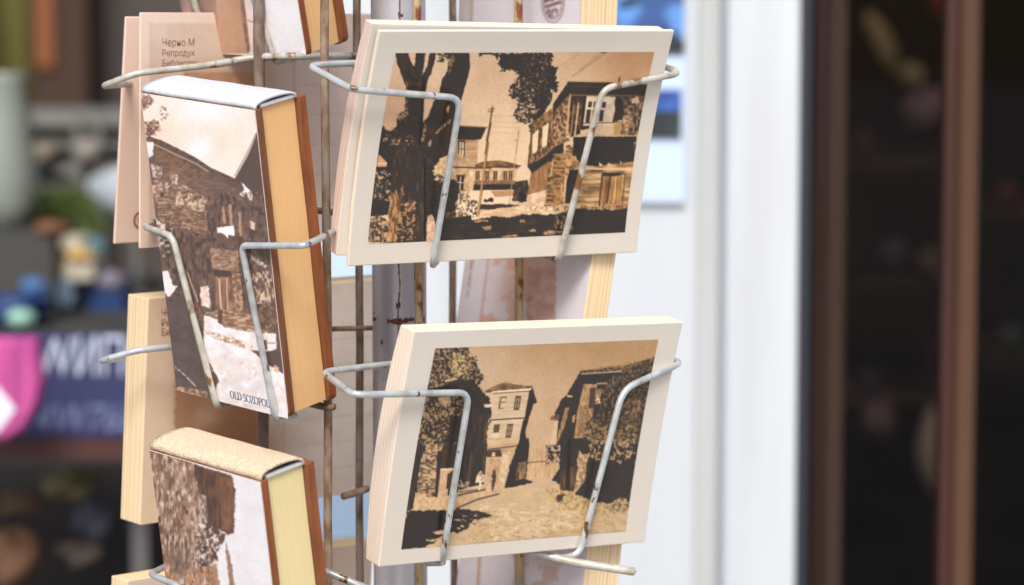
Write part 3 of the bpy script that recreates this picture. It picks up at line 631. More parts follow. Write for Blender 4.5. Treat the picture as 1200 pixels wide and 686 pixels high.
M['ink_blue'] = new_mat('blue_grey_ink', (72, 80, 104), 0.6); M['ink_brown'] = new_mat('brown_ink', (150, 92, 62), 0.7)
M['wire'] = noisy('worn_white_wire', (198, 204, 206), (168, 172, 170), (150, 150, 150), (0.4, 0.7), rough=0.30, bump=0.4, c3=(104, 76, 54), thr3=(0.625, 0.66), s3=(150, 150, 90), metal=0.35)
M['wire_rusty'] = noisy('rusting_white_wire', (192, 192, 184), (160, 154, 134), (150, 150, 150), (0.4, 0.7), rough=0.38, bump=0.5, c3=(124, 88, 54), thr3=(0.57, 0.64), s3=(110, 110, 70), metal=0.1)
M['rust'] = noisy('rusted_upright', (156, 138, 116), (118, 88, 64), (300, 300, 130), (0.35, 0.65), rough=0.75, bump=0.7, c3=(150, 140, 132), thr3=(0.56, 0.66), s3=(90, 90, 50))
M['rust_dk'] = noisy('dark_rusted_upright', (128, 114, 102), (98, 76, 62), (300, 300, 130), (0.35, 0.65), rough=0.75, bump=0.6, c3=(128, 116, 108), thr3=(0.56, 0.7), s3=(90, 90, 50))
M['rust_or'] = noisy('orange_rusted_upright', (188, 164, 118), (150, 138, 112), (220, 220, 60), (0.4, 0.65), rough=0.7, bump=0.6, c3=(122, 66, 34), thr3=(0.54, 0.62), s3=(200, 200, 110))
M['pole'] = noisy('peeling_lilac_grey_paint', (192, 192, 201), (174, 174, 185), (30, 30, 12), (0.4, 0.6), rough=0.36, bump=0.4, c3=(96, 66, 60), thr3=(0.68, 0.70), s3=(260, 260, 110), metal=0.5)
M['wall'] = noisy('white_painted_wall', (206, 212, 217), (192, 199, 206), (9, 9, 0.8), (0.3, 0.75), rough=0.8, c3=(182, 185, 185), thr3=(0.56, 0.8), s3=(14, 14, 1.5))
M['wall_shade'] = noisy('wall_shade_grey', (190, 194, 196), (174, 177, 174), (12, 12, 1.4), (0.35, 0.7), rough=0.85)  # greyer wall colour, carries the painted shadow line
M['dark_trim'] = new_mat('dark_blue_grey_trim', (44, 48, 60), 0.5)
M['door_wood'] = noisy('brown_door_wood', (62, 40, 28), (42, 26, 19), (30, 30, 2), (0.3, 0.7), rough=0.85)
M['door_red'] = noisy('red_brown_wood_edge', (70, 34, 24), (46, 24, 18), (30, 30, 2), (0.3, 0.7), rough=0.6)
M['door_wood2'] = noisy('lighter_brown_door_wood', (86, 58, 38), (60, 38, 26), (30, 30, 2), (0.3, 0.7), rough=0.85)
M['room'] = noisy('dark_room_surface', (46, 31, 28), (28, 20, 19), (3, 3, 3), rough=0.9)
M['pave'] = noisy('paving', (150, 146, 140), (128, 124, 118), (3, 3, 3), rough=0.9, bump=0.3, c3=(112, 108, 102), thr3=(0.6, 0.7), s3=(8, 8, 8))
# bare glass: see-through with a faint mirror
m = bpy.data.materials.new('window_glass'); m.use_nodes = True; nt = m.node_tree; nt.nodes.remove(nt.nodes['Principled BSDF'])
_t = nt.nodes.new('ShaderNodeBsdfTransparent'); _g = nt.nodes.new('ShaderNodeBsdfGlossy'); _g.inputs['Roughness'].default_value = 0.02
_f = nt.nodes.new('ShaderNodeFresnel'); _f.inputs[0].default_value = 1.22; _x = nt.nodes.new('ShaderNodeMixShader')
nt.links.new(_f.outputs[0], _x.inputs[0]); nt.links.new(_t.outputs[0], _x.inputs[1]); nt.links.new(_g.outputs[0], _x.inputs[2])
nt.links.new(_x.outputs[0], nt.nodes['Material Output'].inputs[0]); M['glass'] = m

# ---------------------------------------------------------------- object helpers
COL = SC.collection
def thing(name, label, cat, pose=None, loc=(0, 0, 0), group=None):
    o = bpy.data.objects.new(name, None); COL.objects.link(o); o.empty_display_size = 0.02
    if pose is not None: o.matrix_world = pose.matrix()
    else: o.location = loc
    o['label'] = label; o['category'] = cat
    if group: o['group'] = group
    return o
def tag(o, label, cat, group=None):
    o['label'] = label; o['category'] = cat
    if group: o['group'] = group
    return o
def mesh(name, verts, faces, mats, parent=None, smooth=False, fm=None, bevel=0.0):
    me = bpy.data.meshes.new(name); me.from_pydata([tuple(map(float, v)) for v in verts], [], faces)
    for mm in (mats if isinstance(mats, (list, tuple)) else [mats]): me.materials.append(mm)
    if fm:
        for i, p in enumerate(me.polygons): p.material_index = fm[i]
    if smooth:
        for p in me.polygons: p.use_smooth = True
    me.update()
    o = bpy.data.objects.new(name, me); COL.objects.link(o)
    if parent is not None: o.parent = parent
    if bevel:
        b = o.modifiers.new('bevel', 'BEVEL'); b.width = bevel; b.segments = 2; b.limit_method = 'ANGLE'; b.harden_normals = False
    return o
def boxgeo(x0, x1, y0, y1, z0, z1):
    v = [(x0, y0, z0), (x1, y0, z0), (x1, y1, z0), (x0, y1, z0), (x0, y0, z1), (x1, y0, z1), (x1, y1, z1), (x0, y1, z1)]
    f = [(0, 3, 2, 1), (4, 5, 6, 7), (0, 1, 5, 4), (1, 2, 6, 5), (2, 3, 7, 6), (3, 0, 4, 7)]
    return v, f
def box(name, x0, x1, y0, y1, z0, z1, mat, parent=None, bevel=0.0):
    v, f = boxgeo(x0, x1, y0, y1, z0, z1); return mesh(name, v, f, mat, parent, bevel=bevel)
def fillet(P, r=0.006, n=6):
    P = [np.array(p, float) for p in P]; out = [P[0]]
    for i in range(1, len(P) - 1):
        a, b, c = P[i - 1], P[i], P[i + 1]; d1 = a - b; d2 = c - b
        l1, l2 = np.linalg.norm(d1), np.linalg.norm(d2); k = min(r, l1 * 0.45, l2 * 0.45)
        s = b + d1 / l1 * k; e = b + d2 / l2 * k
        for t in np.linspace(0, 1, n): out.append((1 - t) ** 2 * s + 2 * t * (1 - t) * b + t * t * e)
    out.append(P[-1]); return out
def tubegeo(P, r, seg=12):
    P = [np.array(p, float) for p in P]; V = []; Fc = []
    rr = r if isinstance(r, (list, tuple)) else [r] * len(P)
    up = None
    for i, p in enumerate(P):
        t = P[min(i + 1, len(P) - 1)] - P[max(i - 1, 0)]; t /= np.linalg.norm(t) + 1e-12
        if up is None:
            up = np.cross(t, [0.31, 0.2, 0.93]); 
        up = up - t * (up @ t); up /= np.linalg.norm(up) + 1e-12; s = np.cross(t, up)
        for k in range(seg):
            a = 2 * math.pi * k / seg; V.append(p + rr[i] * (math.cos(a) * up + math.sin(a) * s))
    n = len(P)
    for i in range(n - 1):
        for k in range(seg):
            k2 = (k + 1) % seg; Fc.append((i * seg + k, i * seg + k2, (i + 1) * seg + k2, (i + 1) * seg + k))
    # rounded ends
    for end in (0, n - 1):
        t = (P[0] - P[1]) if end == 0 else (P[-1] - P[-2]); t /= np.linalg.norm(t)
        V.append(P[end] + t * rr[end] * 0.6); c = len(V) - 1
        for k in range(seg):
            k2 = (k + 1) % seg; a, b = end * seg + k, end * seg + k2
            Fc.append((b, a, c) if end == 0 else (a, b, c))
    return V, Fc
def tube(name, P, r, mat, parent=None, seg=12, base=None, round_r=0.006):
    P = fillet(P, round_r) if len(P) > 2 else P
    V, Fc = tubegeo(P, r, seg)
    if base is not None: V = [np.array(v) - np.array(base) for v in V]
    return mesh(name, V, Fc, mat, parent, smooth=True)
def lathe(name, prof, mat, parent=None, loc=(0, 0, 0), seg=32):
    V = []; Fc = []
    for r, z in prof:
        for k in range(seg):
            a = 2 * math.pi * k / seg; V.append((loc[0] + r * math.cos(a), loc[1] + r * math.sin(a), loc[2] + z))
    for i in range(len(prof) - 1):
        for k in range(seg):
            k2 = (k + 1) % seg; Fc.append((i * seg + k, i * seg + k2, (i + 1) * seg + k2, (i + 1) * seg + k))
    Fc.append(tuple(range(seg))[::-1]); Fc.append(tuple((len(prof) - 1) * seg + k for k in range(seg)))
    return mesh(name, V, Fc, mat, parent, smooth=True)
def text_mesh(name, txt, size, mat, parent, at, shear=0.0, sx=1.0, depth=0.00003, rot=0.0, thin=0.0):
    """flat lettering in the parent's local x/z plane, facing local -y"""
    cu = bpy.data.curves.new(name + '_c', 'FONT'); cu.body = txt; cu.size = size; cu.shear = shear; cu.extrude = depth
    cu.resolution_u = 4; cu.offset = thin
    ob = bpy.data.objects.new(name + '_c', cu); COL.objects.link(ob)
    dg = bpy.context.evaluated_depsgraph_get(); dg.update()
    me = bpy.data.meshes.new_from_object(ob.evaluated_get(dg)); bpy.data.objects.remove(ob)
    ca, sa = math.cos(rot), math.sin(rot)
    for v in me.vertices:
        x, y, z = v.co; x *= sx
        v.co = (at[0] + x * ca - y * sa, at[1] - z, at[2] + x * sa + y * ca)
    me.materials.clear(); me.materials.append(mat); me.name = name
    o = bpy.data.objects.new(name, me); COL.objects.link(o); o.parent = parent
    return o
# ---------------------------------------------------------------- cards and books
def bowf(b, v): return b * (1 - (2 * v - 1) ** 2)
def card_body(name, W, H, T, b0, b1, mats, parent, n=16, dx=0.0):
    """a stack of cards: front at y=0 (bowed by b0), back at y=T (bowed by b1)"""
    V = []; Fc = []; fm = []
    for j in range(n + 1):
        v = j / n; z = -H / 2 + H * v
        V += [(-W / 2, bowf(b0, v), z), (W / 2, bowf(b0, v), z), (W / 2, T + bowf(b1, v), z), (-W / 2, T + bowf(b1, v), z)]
    for j in range(n):
        a, b = 4 * j, 4 * j + 4
        Fc += [(a, a + 1, b + 1, b), (a + 1, a + 2, b + 2, b + 1), (a + 2, a + 3, b + 3, b + 2), (a + 3, a, b, b + 3)]; fm += [0, 1, 0, 1]
    Fc += [(3, 2, 1, 0), (4 * n, 4 * n + 1, 4 * n + 2, 4 * n + 3)]; fm += [len(mats) - 1] * 2
    o = mesh(name, V, Fc, mats, parent, fm=fm); b = o.modifiers.new('bevel', 'BEVEL'); b.width = 0.0005; b.segments = 2; b.limit_method = 'ANGLE'; b.angle_limit = math.radians(50)
    return o
def print_sheet(name, pose, quad, H, b0, art, parent, nx, nz, mat, y0=-0.00015, gain=1.0):
    """a printed area on the face: quad = four local (x,z) corners TL TR BR BL; inked from a painted picture"""
    q = np.array(quad, float); s, t = np.meshgrid(np.linspace(0, 1, nx), np.linspace(0, 1, nz))
    s = s.ravel()[:, None]; t = t.ravel()[:, None]
    XZ = (q[0] * (1 - s) + q[1] * s) * (1 - t) + (q[3] * (1 - s) + q[2] * s) * t
    yy = bowf(b0, XZ[:, 1] / H + 0.5) + y0
    P = np.stack([XZ[:, 0], yy, XZ[:, 1]], 1)
    me = bpy.data.meshes.new(name); nv = nx * nz
    me.vertices.add(nv); me.vertices.foreach_set('co', P.astype(np.float32).ravel())
    j, i = np.meshgrid(np.arange(nz - 1), np.arange(nx - 1), indexing='ij'); a = (j * nx + i).ravel()
    idx = np.stack([a, a + nx, a + nx + 1, a + 1], 1).astype(np.int32); nf = len(idx)
    me.loops.add(nf * 4); me.loops.foreach_set('vertex_index', idx.ravel())
    me.polygons.add(nf); me.polygons.foreach_set('loop_start', np.arange(nf, dtype=np.int32) * 4); me.polygons.foreach_set('loop_total', np.full(nf, 4, np.int32))
    me.update(calc_edges=True); me.validate()
    px, py = proj(P @ pose.R.T + pose.t)
    c = np.clip(lin(art.sample(px, py)) * gain, 0, 1)
    at = me.color_attributes.new('ink', 'FLOAT_COLOR', 'POINT')
    at.data.foreach_set('color', np.concatenate([c, np.ones((nv, 1))], 1).astype(np.float32).ravel())
    me.materials.append(mat)
    o = bpy.data.objects.new(name, me); COL.objects.link(o); o.parent = parent
    return o
def quad_local(pose, pts, b0, H):
    out = []
    for px, py in pts:
        y = 0.0
        for _ in range(4):
            h = pose.hit(px, py, y); y = bowf(b0, h[2] / H + 0.5)
        out.append((h[0], h[2]))
    return out

CW, CH = 0.148, 0.105
P_UP = solve_pose([(446, 37), (790, 35), (747, 297), (407, 312)], CW, CH, 37, 16)
P_LO = solve_pose([(486.5, 389), (799.4, 377), (756.7, 636), (442.7, 664.5)], CW, CH, 37, 16)
BW, BH = 0.074, 0.137
P_BM = solve_pose([(163.6, 109), (300, 129), (337.6, 492), (208, 458)], BW, BH, -47, 16)
P_BT = solve_pose([(162, -287), (301, -294), (361, 69), (220, 62)], BW, BH, -47, 16)
P_BB = solve_pose([(173.6, 527), (306.5, 565), (345.5, 923), (219.6, 872)], BW, BH, -47, 16)
P_KL = solve_pose([(174.6, 350), (457, 327), (447, 573), (163.6, 616)], CW, CH, 37, 5)
P_KU = solve_pose([(164.5, 15), (455, 16), (452, 273), (164, 291)], CW, CH, 37, 5)
def shifted(p, dx, dy, dz): return Pose(p.R, p.w(dx, dy, dz))

G_FR = 'sepia postcard packs in the wire pockets on the right face'
# upper pack (front) and the one behind it
t = thing('postcard_pack', 'thin cream bordered postcard with big dark tree trunk and leaning wooden house, upper front pocket', 'postcard', P_UP, group=G_FR)
B0 = 0.0035
card_body('card_stack', CW, CH, 0.0024, B0, B0, [M['card'], M['edge']], t)
q = quad_local(P_UP, [(463.3, 62.3), (766.6, 61), (732.3, 272.3), (430.8, 286)], B0, CH)
print_sheet('printed_photo', P_UP, q, CH, B0, art_tree_street(), t, 560, 380, M['print'], gain=1.13)
P_UB = shifted(P_UP, -0.0036, 0.0031, 0.0016); _a = math.radians(1.2)
P_UB = Pose(P_UB.R @ np.array([[math.cos(_a), 0, math.sin(_a)], [0, 1, 0], [-math.sin(_a), 0, math.cos(_a)]]), P_UB.t)
t = thing('postcard_pack', 'pinkish edged pack of cards tucked behind the upper tree trunk postcard', 'postcard', P_UB, group=G_FR)
card_body('card_stack', CW, CH * 0.985, 0.0062, B0 + 0.0003, B0 + 0.002, [M['card'], M['edge_pink'], M['edge']], t)
# lower thick pack
t = thing('postcard_pack', 'thick postcard pack showing a sandy lane with pale two storey house, lower front pocket', 'postcard', P_LO, group=G_FR)
B0 = 0.0018
card_body('card_stack', CW, CH, 0.0102, B0, B0 + 0.0035, [M['card'], M['edge']], t)
q = quad_local(P_LO, [(510, 408.4), (771.4, 398), (733, 622.6), (470, 644)], B0, CH)
print_sheet('printed_photo', P_LO, q, CH, B0, art_village_lane(), t, 560, 400, M['print'], gain=1.08)

# ---- books with boards, page block and a cloth spine on top
def spine_geo(W, T, z0, h, th, n=20, y0=0.0):
    """hollow rounded strip along x"""
    V = []; Fc = []; ring = []
    for k in range(n + 1):
        a = math.pi * k / n; ring.append((y0 + T / 2 - math.cos(a) * T / 2, z0 + h * math.sin(a) ** 0.6))
    for k in range(n, -1, -1):
        a = math.pi * k / n; ring.append((y0 + T / 2 - math.cos(a) * (T / 2 - th), z0 - 0.0004 + (h - th) * math.sin(a) ** 0.6))
    m = len(ring); nx = 24; rnd = random.Random(4)
    for i in range(nx + 1):
        x = -W / 2 + W * i / nx; e = 0.00012 * math.sin(i * 0.7) + rnd.uniform(-.00006, .00006)
        for (y, z) in ring: V.append((x, y, z + e))
    for i in range(nx):
        for k in range(m):
            k2 = (k + 1) % m; Fc.append((i * m + k, (i + 1) * m + k, (i + 1) * m + k2, i * m + k2))
    for i in (0, nx):
        for k in range(n):
            a, b, c, d = i * m + k, i * m + k + 1, i * m + (m - 2 - k), i * m + (m - 1 - k)
            Fc.append((a, b, c, d) if i == 0 else (d, c, b, a))
    return V, Fc
def board(name, y0, y1, W, H, mats, parent, rc=0.0035, n=5):
    """thin board with rounded corners; face material 0, rim material 1"""
    pts = []
    for (cx, cz, a0) in ((W / 2 - rc, H / 2 - 0.0005, 0), (-W / 2 + rc, H / 2 - 0.0005, 1), (-W / 2 + rc, -H / 2 + rc, 2), (W / 2 - rc, -H / 2 + rc, 3)):
        if a0 in (0, 1): pts.append((W / 2 if a0 == 0 else -W / 2, H / 2)); continue
        for k in range(n + 1):
            a = math.pi / 2 * (a0 + k / n); pts.append((cx + rc * math.cos(a), cz + rc * math.sin(a)))
    m = len(pts); V = [(x, y0, z) for x, z in pts] + [(x, y1, z) for x, z in pts]
    Fc = [tuple(range(m)), tuple(range(2 * m - 1, m - 1, -1))]; fm = [0, 0]
    for k in range(m):
        k2 = (k + 1) % m; Fc.append((k2, k, m + k, m + k2)); fm.append(1)
    return mesh(name, V, Fc, mats, parent, fm=fm, bevel=0.0003)
def book(pose, label, art, block_mat, spine_mat, rim, T=0.029, lab=None, spine_h=0.0036):
    t = thing('souvenir_notebook', label, 'notebook', pose, group='picture covered notebooks hanging spine up on the left face')
    f = board('front_cover', 0, 0.0040, BW, BH, [M['card'], rim], t)
    # the printed paper on the cover
    g = 0.0003
    W2, H2 = BW / 2 - g, BH / 2 - g
    print_sheet('cover_picture', pose, [(-W2, H2), (W2, H2), (W2, -H2), (-W2, -H2)], BH, 0.0, art, f, 260, 480, M['print_cover'], gain=1.1)
    board('back_cover', T - 0.0046, T, BW, BH, [M['board_dk'], M['board']], t)
    # page block, slightly inside the boards, with a hollow lower edge
    V = []; Fc = []; n = 10; ya, yb = 0.0041, T - 0.0048; x0, x1 = -BW / 2 + 0.0012, BW / 2 - 0.0022
    for j in range(n + 1):
        z = -BH / 2 + 0.0012 + (BH - 0.0012) * j / n; sw = 0.0002 * math.sin(j * 1.3)
        V += [(x0, ya, z), (x1 + sw, ya, z), (x1 + sw, yb, z), (x0, yb, z)]
    for j in range(n):
        a, b = 4 * j, 4 * j + 4
        Fc += [(a, a + 1, b + 1, b), (a + 1, a + 2, b + 2, b + 1), (a + 2, a + 3, b + 3, b + 2), (a + 3, a, b, b + 3)]
    Fc += [(3, 2, 1, 0), (4 * n, 4 * n + 1, 4 * n + 2, 4 * n + 3)]
    mesh('page_block', V, Fc, block_mat, t)
    V, Fc = spine_geo(BW - 0.0006, T - 0.0052, BH / 2 + 0.0003, spine_h, 0.0007, y0=0.0004)
    s = mesh('spine', V, Fc, spine_mat, t, smooth=True)
    box('spine_gap_shade', -BW / 2 + 0.002, BW / 2 - 0.0026, 0.0042, T - 0.0062, BH / 2 + 0.0008, BH / 2 + 0.0022, M['gap'], s)  # dark fill that paints the shade inside the hollow spine
    box('headband', -BW / 2 + 0.001, BW / 2 - 0.0008, 0.0040, T - 0.0056, BH / 2 + 0.0002, BH / 2 + 0.0014, M['cloth_w'], t)
    return t
def serif_text(name, txt, hgt, mat, parent, at):
    """thin serif capitals drawn as flat ribbons in the parent's x/z plane"""
    def arc(cx, cz, rx, rz, a0, a1, n=16): return [(cx + rx * math.cos(math.radians(a0 + (a1 - a0) * i / n)), cz + rz * math.sin(math.radians(a0 + (a1 - a0) * i / n))) for i in range(n + 1)]
    G = {'O': (0.86, [arc(.40, .5, .36, .5, 0, 360, 28)]), 'L': (0.62, [[(.14, 0), (.14, 1)], [(.02, 0), (.54, 0), (.56, .2)], [(.02, 1), (.28, 1)]]),
         'D': (0.84, [[(.14, 0), (.14, 1)], [(.02, 0), (.2, 0)] + arc(.3, .5, .44, .5, -90, 90), [(.3, 1), (.02, 1)]]),
         'S': (0.58, [arc(.27, .75, .2, .25, 20, 250) + arc(.27, .25, .22, .26, 80, -160)]), 'Z': (0.66, [[(.06, .82), (.06, 1), (.56, 1), (.04, 0), (.58, 0), (.6, .18)]]),
         'P': (0.64, [[(.14, 0), (.14, 1)], [(.02, 0), (.28, 0)], [(.02, 1), (.3, 1)] + arc(.3, .74, .24, .26, 90, -90) + [(.14, .48)]]), ' ': (0.34, [])}
    V = []; Fc = []; x = 0.0
    for ch in txt:
        adv, st = G[ch]
        for pl in st:
            for i in range(len(pl) - 1):
                a, b = np.array(pl[i]), np.array(pl[i + 1]); d = b - a; l = np.hypot(*d)
                if l < 1e-6: continue
                w = 0.03 + 0.045 * abs(d[1]) / l; nn = np.array([-d[1], d[0]]) / l * w; k = len(V)
                for q in (a - nn, b - nn, b + nn, a + nn): V.append((at[0] + (x + q[0]) * hgt, at[1] - 0.000002 * (i % 2), at[2] + q[1] * hgt))
                Fc.append((k, k + 1, k + 2, k + 3))
        x += adv
    return mesh(name, V, Fc, mat, parent)
M['print_cover'] = print_mat('printed_cover', 0.45, 0.12)
art_bm = art_old_town_book()
bm_ = book(P_BM, 'notebook with snowy old wooden house cover lettered OLD SOZOPOL and white rounded spine', art_bm, M['block'], M['cloth_w'], M['board_dk'])
h = P_BM.hit(270.5, 466, 0.0)
serif_text('title_lettering', 'OLD SOZOPOL', 0.0033, M['ink_blue'], bm_, (h[0], -0.00025, h[2]))
book(P_BT, 'notebook with hazy brown and white cover at the very top, cut off by the frame', art_haze_book(), M['block'], M['cloth_w'], M['board'])
book(P_BB, 'notebook with peeling brown bark on pale cover and beige canvas spine, lowest of the three', art_bark_book(), M['block_y'], M['cloth_b'], M['board'], spine_h=0.0046)

# ---- postcards seen from behind on the far left face
def art_card_back(x0, y0, x1, y1, kind):
    a = Art(x0, y0, x1, y1, 1.5, (222, 206, 192))
    if kind == 'upper':
        a.poly([(160, 0), (176, 0), (176, 300), (160, 300)], (226, 202, 184)); a.poly([(160, 0), (470, 0), (470, 26), (160, 26)], (226, 202, 184))
        a.poly([(176, 27), (305, 27), (305, 262), (176, 262)], (212, 192, 176), (206, 184, 166), 30)
        a.glow(255, 125, 70, 45, (176, 130, 98), 0.9); a.poly([(216, 85), (300, 85), (300, 200), (216, 200)], (172, 128, 98), (190, 148, 118), 16)
        a.line([(176, 27), (176, 275)], (196, 168, 148), 1)
        a.line([(345, 30), (344, 270)], (178, 150, 134), 2.2, 0.7, col2=(196, 178, 166), sc=1.2)
        for y in (100, 135, 170, 205, 240): a.line([(352, y), (450, y - 2)], (182, 166, 156), 0.9, 0.7)
    else:
        a.a[:] = (220, 194, 166)
        a.poly([(295, 300), (480, 300), (480, 640), (295, 640)], (224, 210, 198), (217, 202, 190), 14)
        a.poly([(205, 405), (302, 400), (302, 590), (205, 600)], (190, 146, 108), (168, 118, 78), 22, thr=0.5, soft=0.6, warp=1.5)
        a.glow(250, 470, 26, 22, (200, 160, 124), 0.8); a.glow(290, 520, 40, 26, (156, 104, 62), 0.9); a.glow(215, 480, 12, 50, (186, 142, 108), 0.7)
        a.glow(242, 490, 16, 10, (210, 176, 142), 0.7); a.glow(233, 500, 8, 12, (206, 166, 130), 0.6)
        for k, (xx) in enumerate((326, 333)):
            a.line([(xx, 480), (xx - 1, 530)], (176, 138, 116), 2.2, 0.75, col2=(204, 188, 174), sc=1.4)
        for y in (398, 428, 458, 488, 518, 548): a.line([(352, y + 4), (460, y - 6)], (176, 160, 150), 1.0, 0.6)
    a.grain(1.5)
    return a
G_BK = 'postcards in the far pockets seen from behind'
t = thing('postcard_pack', 'nearer of the two pink backed cards behind the top left books, with brown printed text', 'postcard', P_KU, group=G_BK)
card_body('card_stack', CW, CH, 0.0012, 0, 0, [M['card_warm'], M['edge_pink']], t)
a_ku = art_card_back(140, 0, 470, 310, 'upper')
W2, H2 = CW / 2 - .0002, CH / 2 - .0002
print_sheet('printed_back', P_KU, [(-W2, H2), (W2, H2), (W2, -H2), (-W2, -H2)], CH, 0, a_ku, t, 260, 190, M['print_matt'])
for k, (s, py) in enumerate((('Черно М', 54), ('Репродук', 66), ('Библиотек', 78))):
    h = P_KU.hit(189, py, 0); text_mesh('caption', s, 0.0047 if k == 0 else 0.0042, M['ink_brown'], t, (h[0], -0.0003, h[2]), sx=0.95, thin=-0.00005)
P_KU2 = solve_pose([(157, 22), (449, 22), (433, 272), (142.5, 288)], CW, CH, 37, 5); P_KU2 = shifted(P_KU2, 0, 0.006, 0)
t = thing('postcard_pack', 'pale pink card with round brown stamp peeking out left behind the other, top left', 'postcard', P_KU2, group=G_BK)
card_body('card_stack', CW, CH, 0.0014, 0, 0, [M['card_warm'], M['edge_pink']], t)
h = P_KU2.hit(165, 258, 0)
V = []; Fc = []
n = 28
for k in range(n):
    a_ = 2 * math.pi * k / n
    for r_ in (0.0032, 0.0044): V.append((h[0] + r_ * math.cos(a_), -0.0002, h[2] + r_ * math.sin(a_)))
for k in range(n): a_, b_ = 2 * k, 2 * ((k + 1) % n); Fc.append((a_, b_, b_ + 1, a_ + 1))
for k in range(5):
    z_ = h[2] - 0.0022 + k * 0.0011; w_ = 0.0024 - abs(k - 2) * 0.0004; m_ = len(V)
    V += [(h[0] - w_, -0.0002, z_), (h[0] + w_, -0.0002, z_), (h[0] + w_ * 0.8, -0.0002, z_ + 0.0007), (h[0] - w_ * 0.9, -0.0002, z_ + 0.0006)]; Fc.append((m_, m_ + 1, m_ + 2, m_ + 3))
mesh('round_stamp', V, Fc, M['ink_brown'], t)
t = thing('postcard_pack', 'thick tan pack of cards seen from behind with yellowed layered edges, middle left', 'postcard', P_KL, group=G_BK)
card_body('card_stack', CW, CH, 0.0152, 0, 0, [M['back'], M['edge_tan']], t)
print_sheet('printed_back', P_KL, [(-W2, H2), (W2, H2), (W2, -H2), (-W2, -H2)], CH, 0, art_card_back(140, 300, 470, 640, 'lower'), t, 260, 190, M['print_matt'])
for k, (s, py) in enumerate((('Черно', 371), ('Репрод', 383), ('Библи', 394))):
    h = P_KL.hit(188, py, 0); text_mesh('caption', s, 0.0047, M['ink_brown'], t, (h[0], -0.0003, h[2]), sx=0.95, thin=-0.00005)
P_K3 = solve_pose([(150, 681), (437, 634), (427, 880), (140, 946)], CW, CH, 37, 5)
t = thing('postcard_pack', 'pack of cards rising from the bottom edge behind the lowest notebook', 'postcard', P_K3, group=G_BK)
card_body('card_stack', CW, CH, 0.012, 0, 0, [M['back'], M['edge_tan']], t)

# ---- portrait cards on the far right face
def art_portrait_back(x0, y0, x1, y1, kind):
    a = Art(x0, y0, x1, y1, 1.5, (214, 207, 212))
    if kind == 'top':
        a.poly([(530, -400), (553, -400), (553, 200), (530, 200)], (200, 190, 188)); a.line([(560, -200), (552, 40)], (176, 142, 124), 2)
        cx, cy = 648, 3
        for s in (1.0, 0.82): 
            p = [(cx + 13 * s * math.cos(i / 20 * 6.2832), cy + 24 * s * math.sin(i / 20 * 6.2832)) for i in range(21)]; a.line(p, (126, 96, 92), 1.0)
        a.line([(640, 8), (656, 3)], (112, 70, 58), 3.2); a.leaves([(637, -14), (659, -16), (658, 0), (638, 4)], (110, 80, 74), 0.5, 3, 0.5); a.leaves([(638, 11), (657, 9), (652, 20), (643, 21)], (120, 90, 84), 0.5, 2.5, 0.5)
        a.poly([(683, -400), (700, -400), (700, 200), (678, 200)], (222, 196, 170))
    elif kind == 'mid':
        a.line([(574, 290), (560, 400)], (190, 152, 138), 2.2, 0.9)
        a.leaves([(575, 300), (625, 300), (620, 400), (560, 400)], (212, 170, 150), 0.5, 14, 3); a.glow(600, 335, 16, 22, (206, 166, 148), 0.7)
        a.poly([(622, 180), (654, 180), (652, 320), (647, 480), (612, 480), (618, 330)], (190, 148, 132), (206, 172, 158), 10, warp=1.5); a.poly([(552, 300), (556, 300), (549, 350), (546, 350)], (170, 140, 134), (206, 198, 202), 2)
    else:
        a.line([(568, 560), (558, 720)], (186, 140, 112), 3.4, 0.8); a.leaves([(600, 640), (660, 650), (650, 690), (600, 690)], (202, 176, 168), 0.5, 14, 3)
        a.glow(640, 655, 20, 8, (188, 160, 152), 0.6)
    a.grain(1.5)
    return a
def right_pose(pxr, pyr, D, up, W, lean):
    """pose from a point on the right edge; up = how far that point lies above the card's middle"""
    c, s = math.cos(math.radians(lean)), math.sin(math.radians(lean)); no = np.array([0.81, 0.586, 0.0]); u = np.array([0.586, -0.81, 0.0])
    v = np.array([no[0] * s, no[1] * s, c]); n = np.cross(v, u); R = np.stack([u, n, v], 1); P = U(pxr, pyr, D)
    return Pose(R, P - R @ np.array([W / 2, 0, up]))
PW, PH = 0.098, 0.148
for nm, lab, (px, py, D, up, lean, T, kind, reg) in (
        ('a', 'portrait card pack with oval grey seal standing above the upper front postcard', (682, 14, 1.318, 0.0, 2.5, 0.0205, 'top', (520, -250, 740, 200))),
        ('b', 'portrait card pack with blotchy brown picture, between the upper and lower front postcards', (689, 335, 1.312, 0.012, 10.0, 0.0135, 'mid', (500, 150, 740, 560))),
        ('c', 'portrait card pack with striped tan edges, showing below the lower front postcard', (687, 655, 1.318, 0.03, 7.5, 0.0200, 'low', (480, 500, 740, 760)))):
    pose = right_pose(px, py, D, up, PW, lean)
    t = thing('postcard_pack', lab, 'postcard', pose, group='portrait card packs on the far right face')
    card_body('card_stack', PW, PH, T, 0, 0, [M['back'], M['edge_tan']], t)
    x_, z_ = PW / 2 - .0002, PH / 2 - .0002
    print_sheet('printed_back', pose, [(-x_, z_), (x_, z_), (x_, -z_), (-x_, -z_)], PH, 0, art_portrait_back(*reg, kind), t, 150, 240, M['print_matt'])
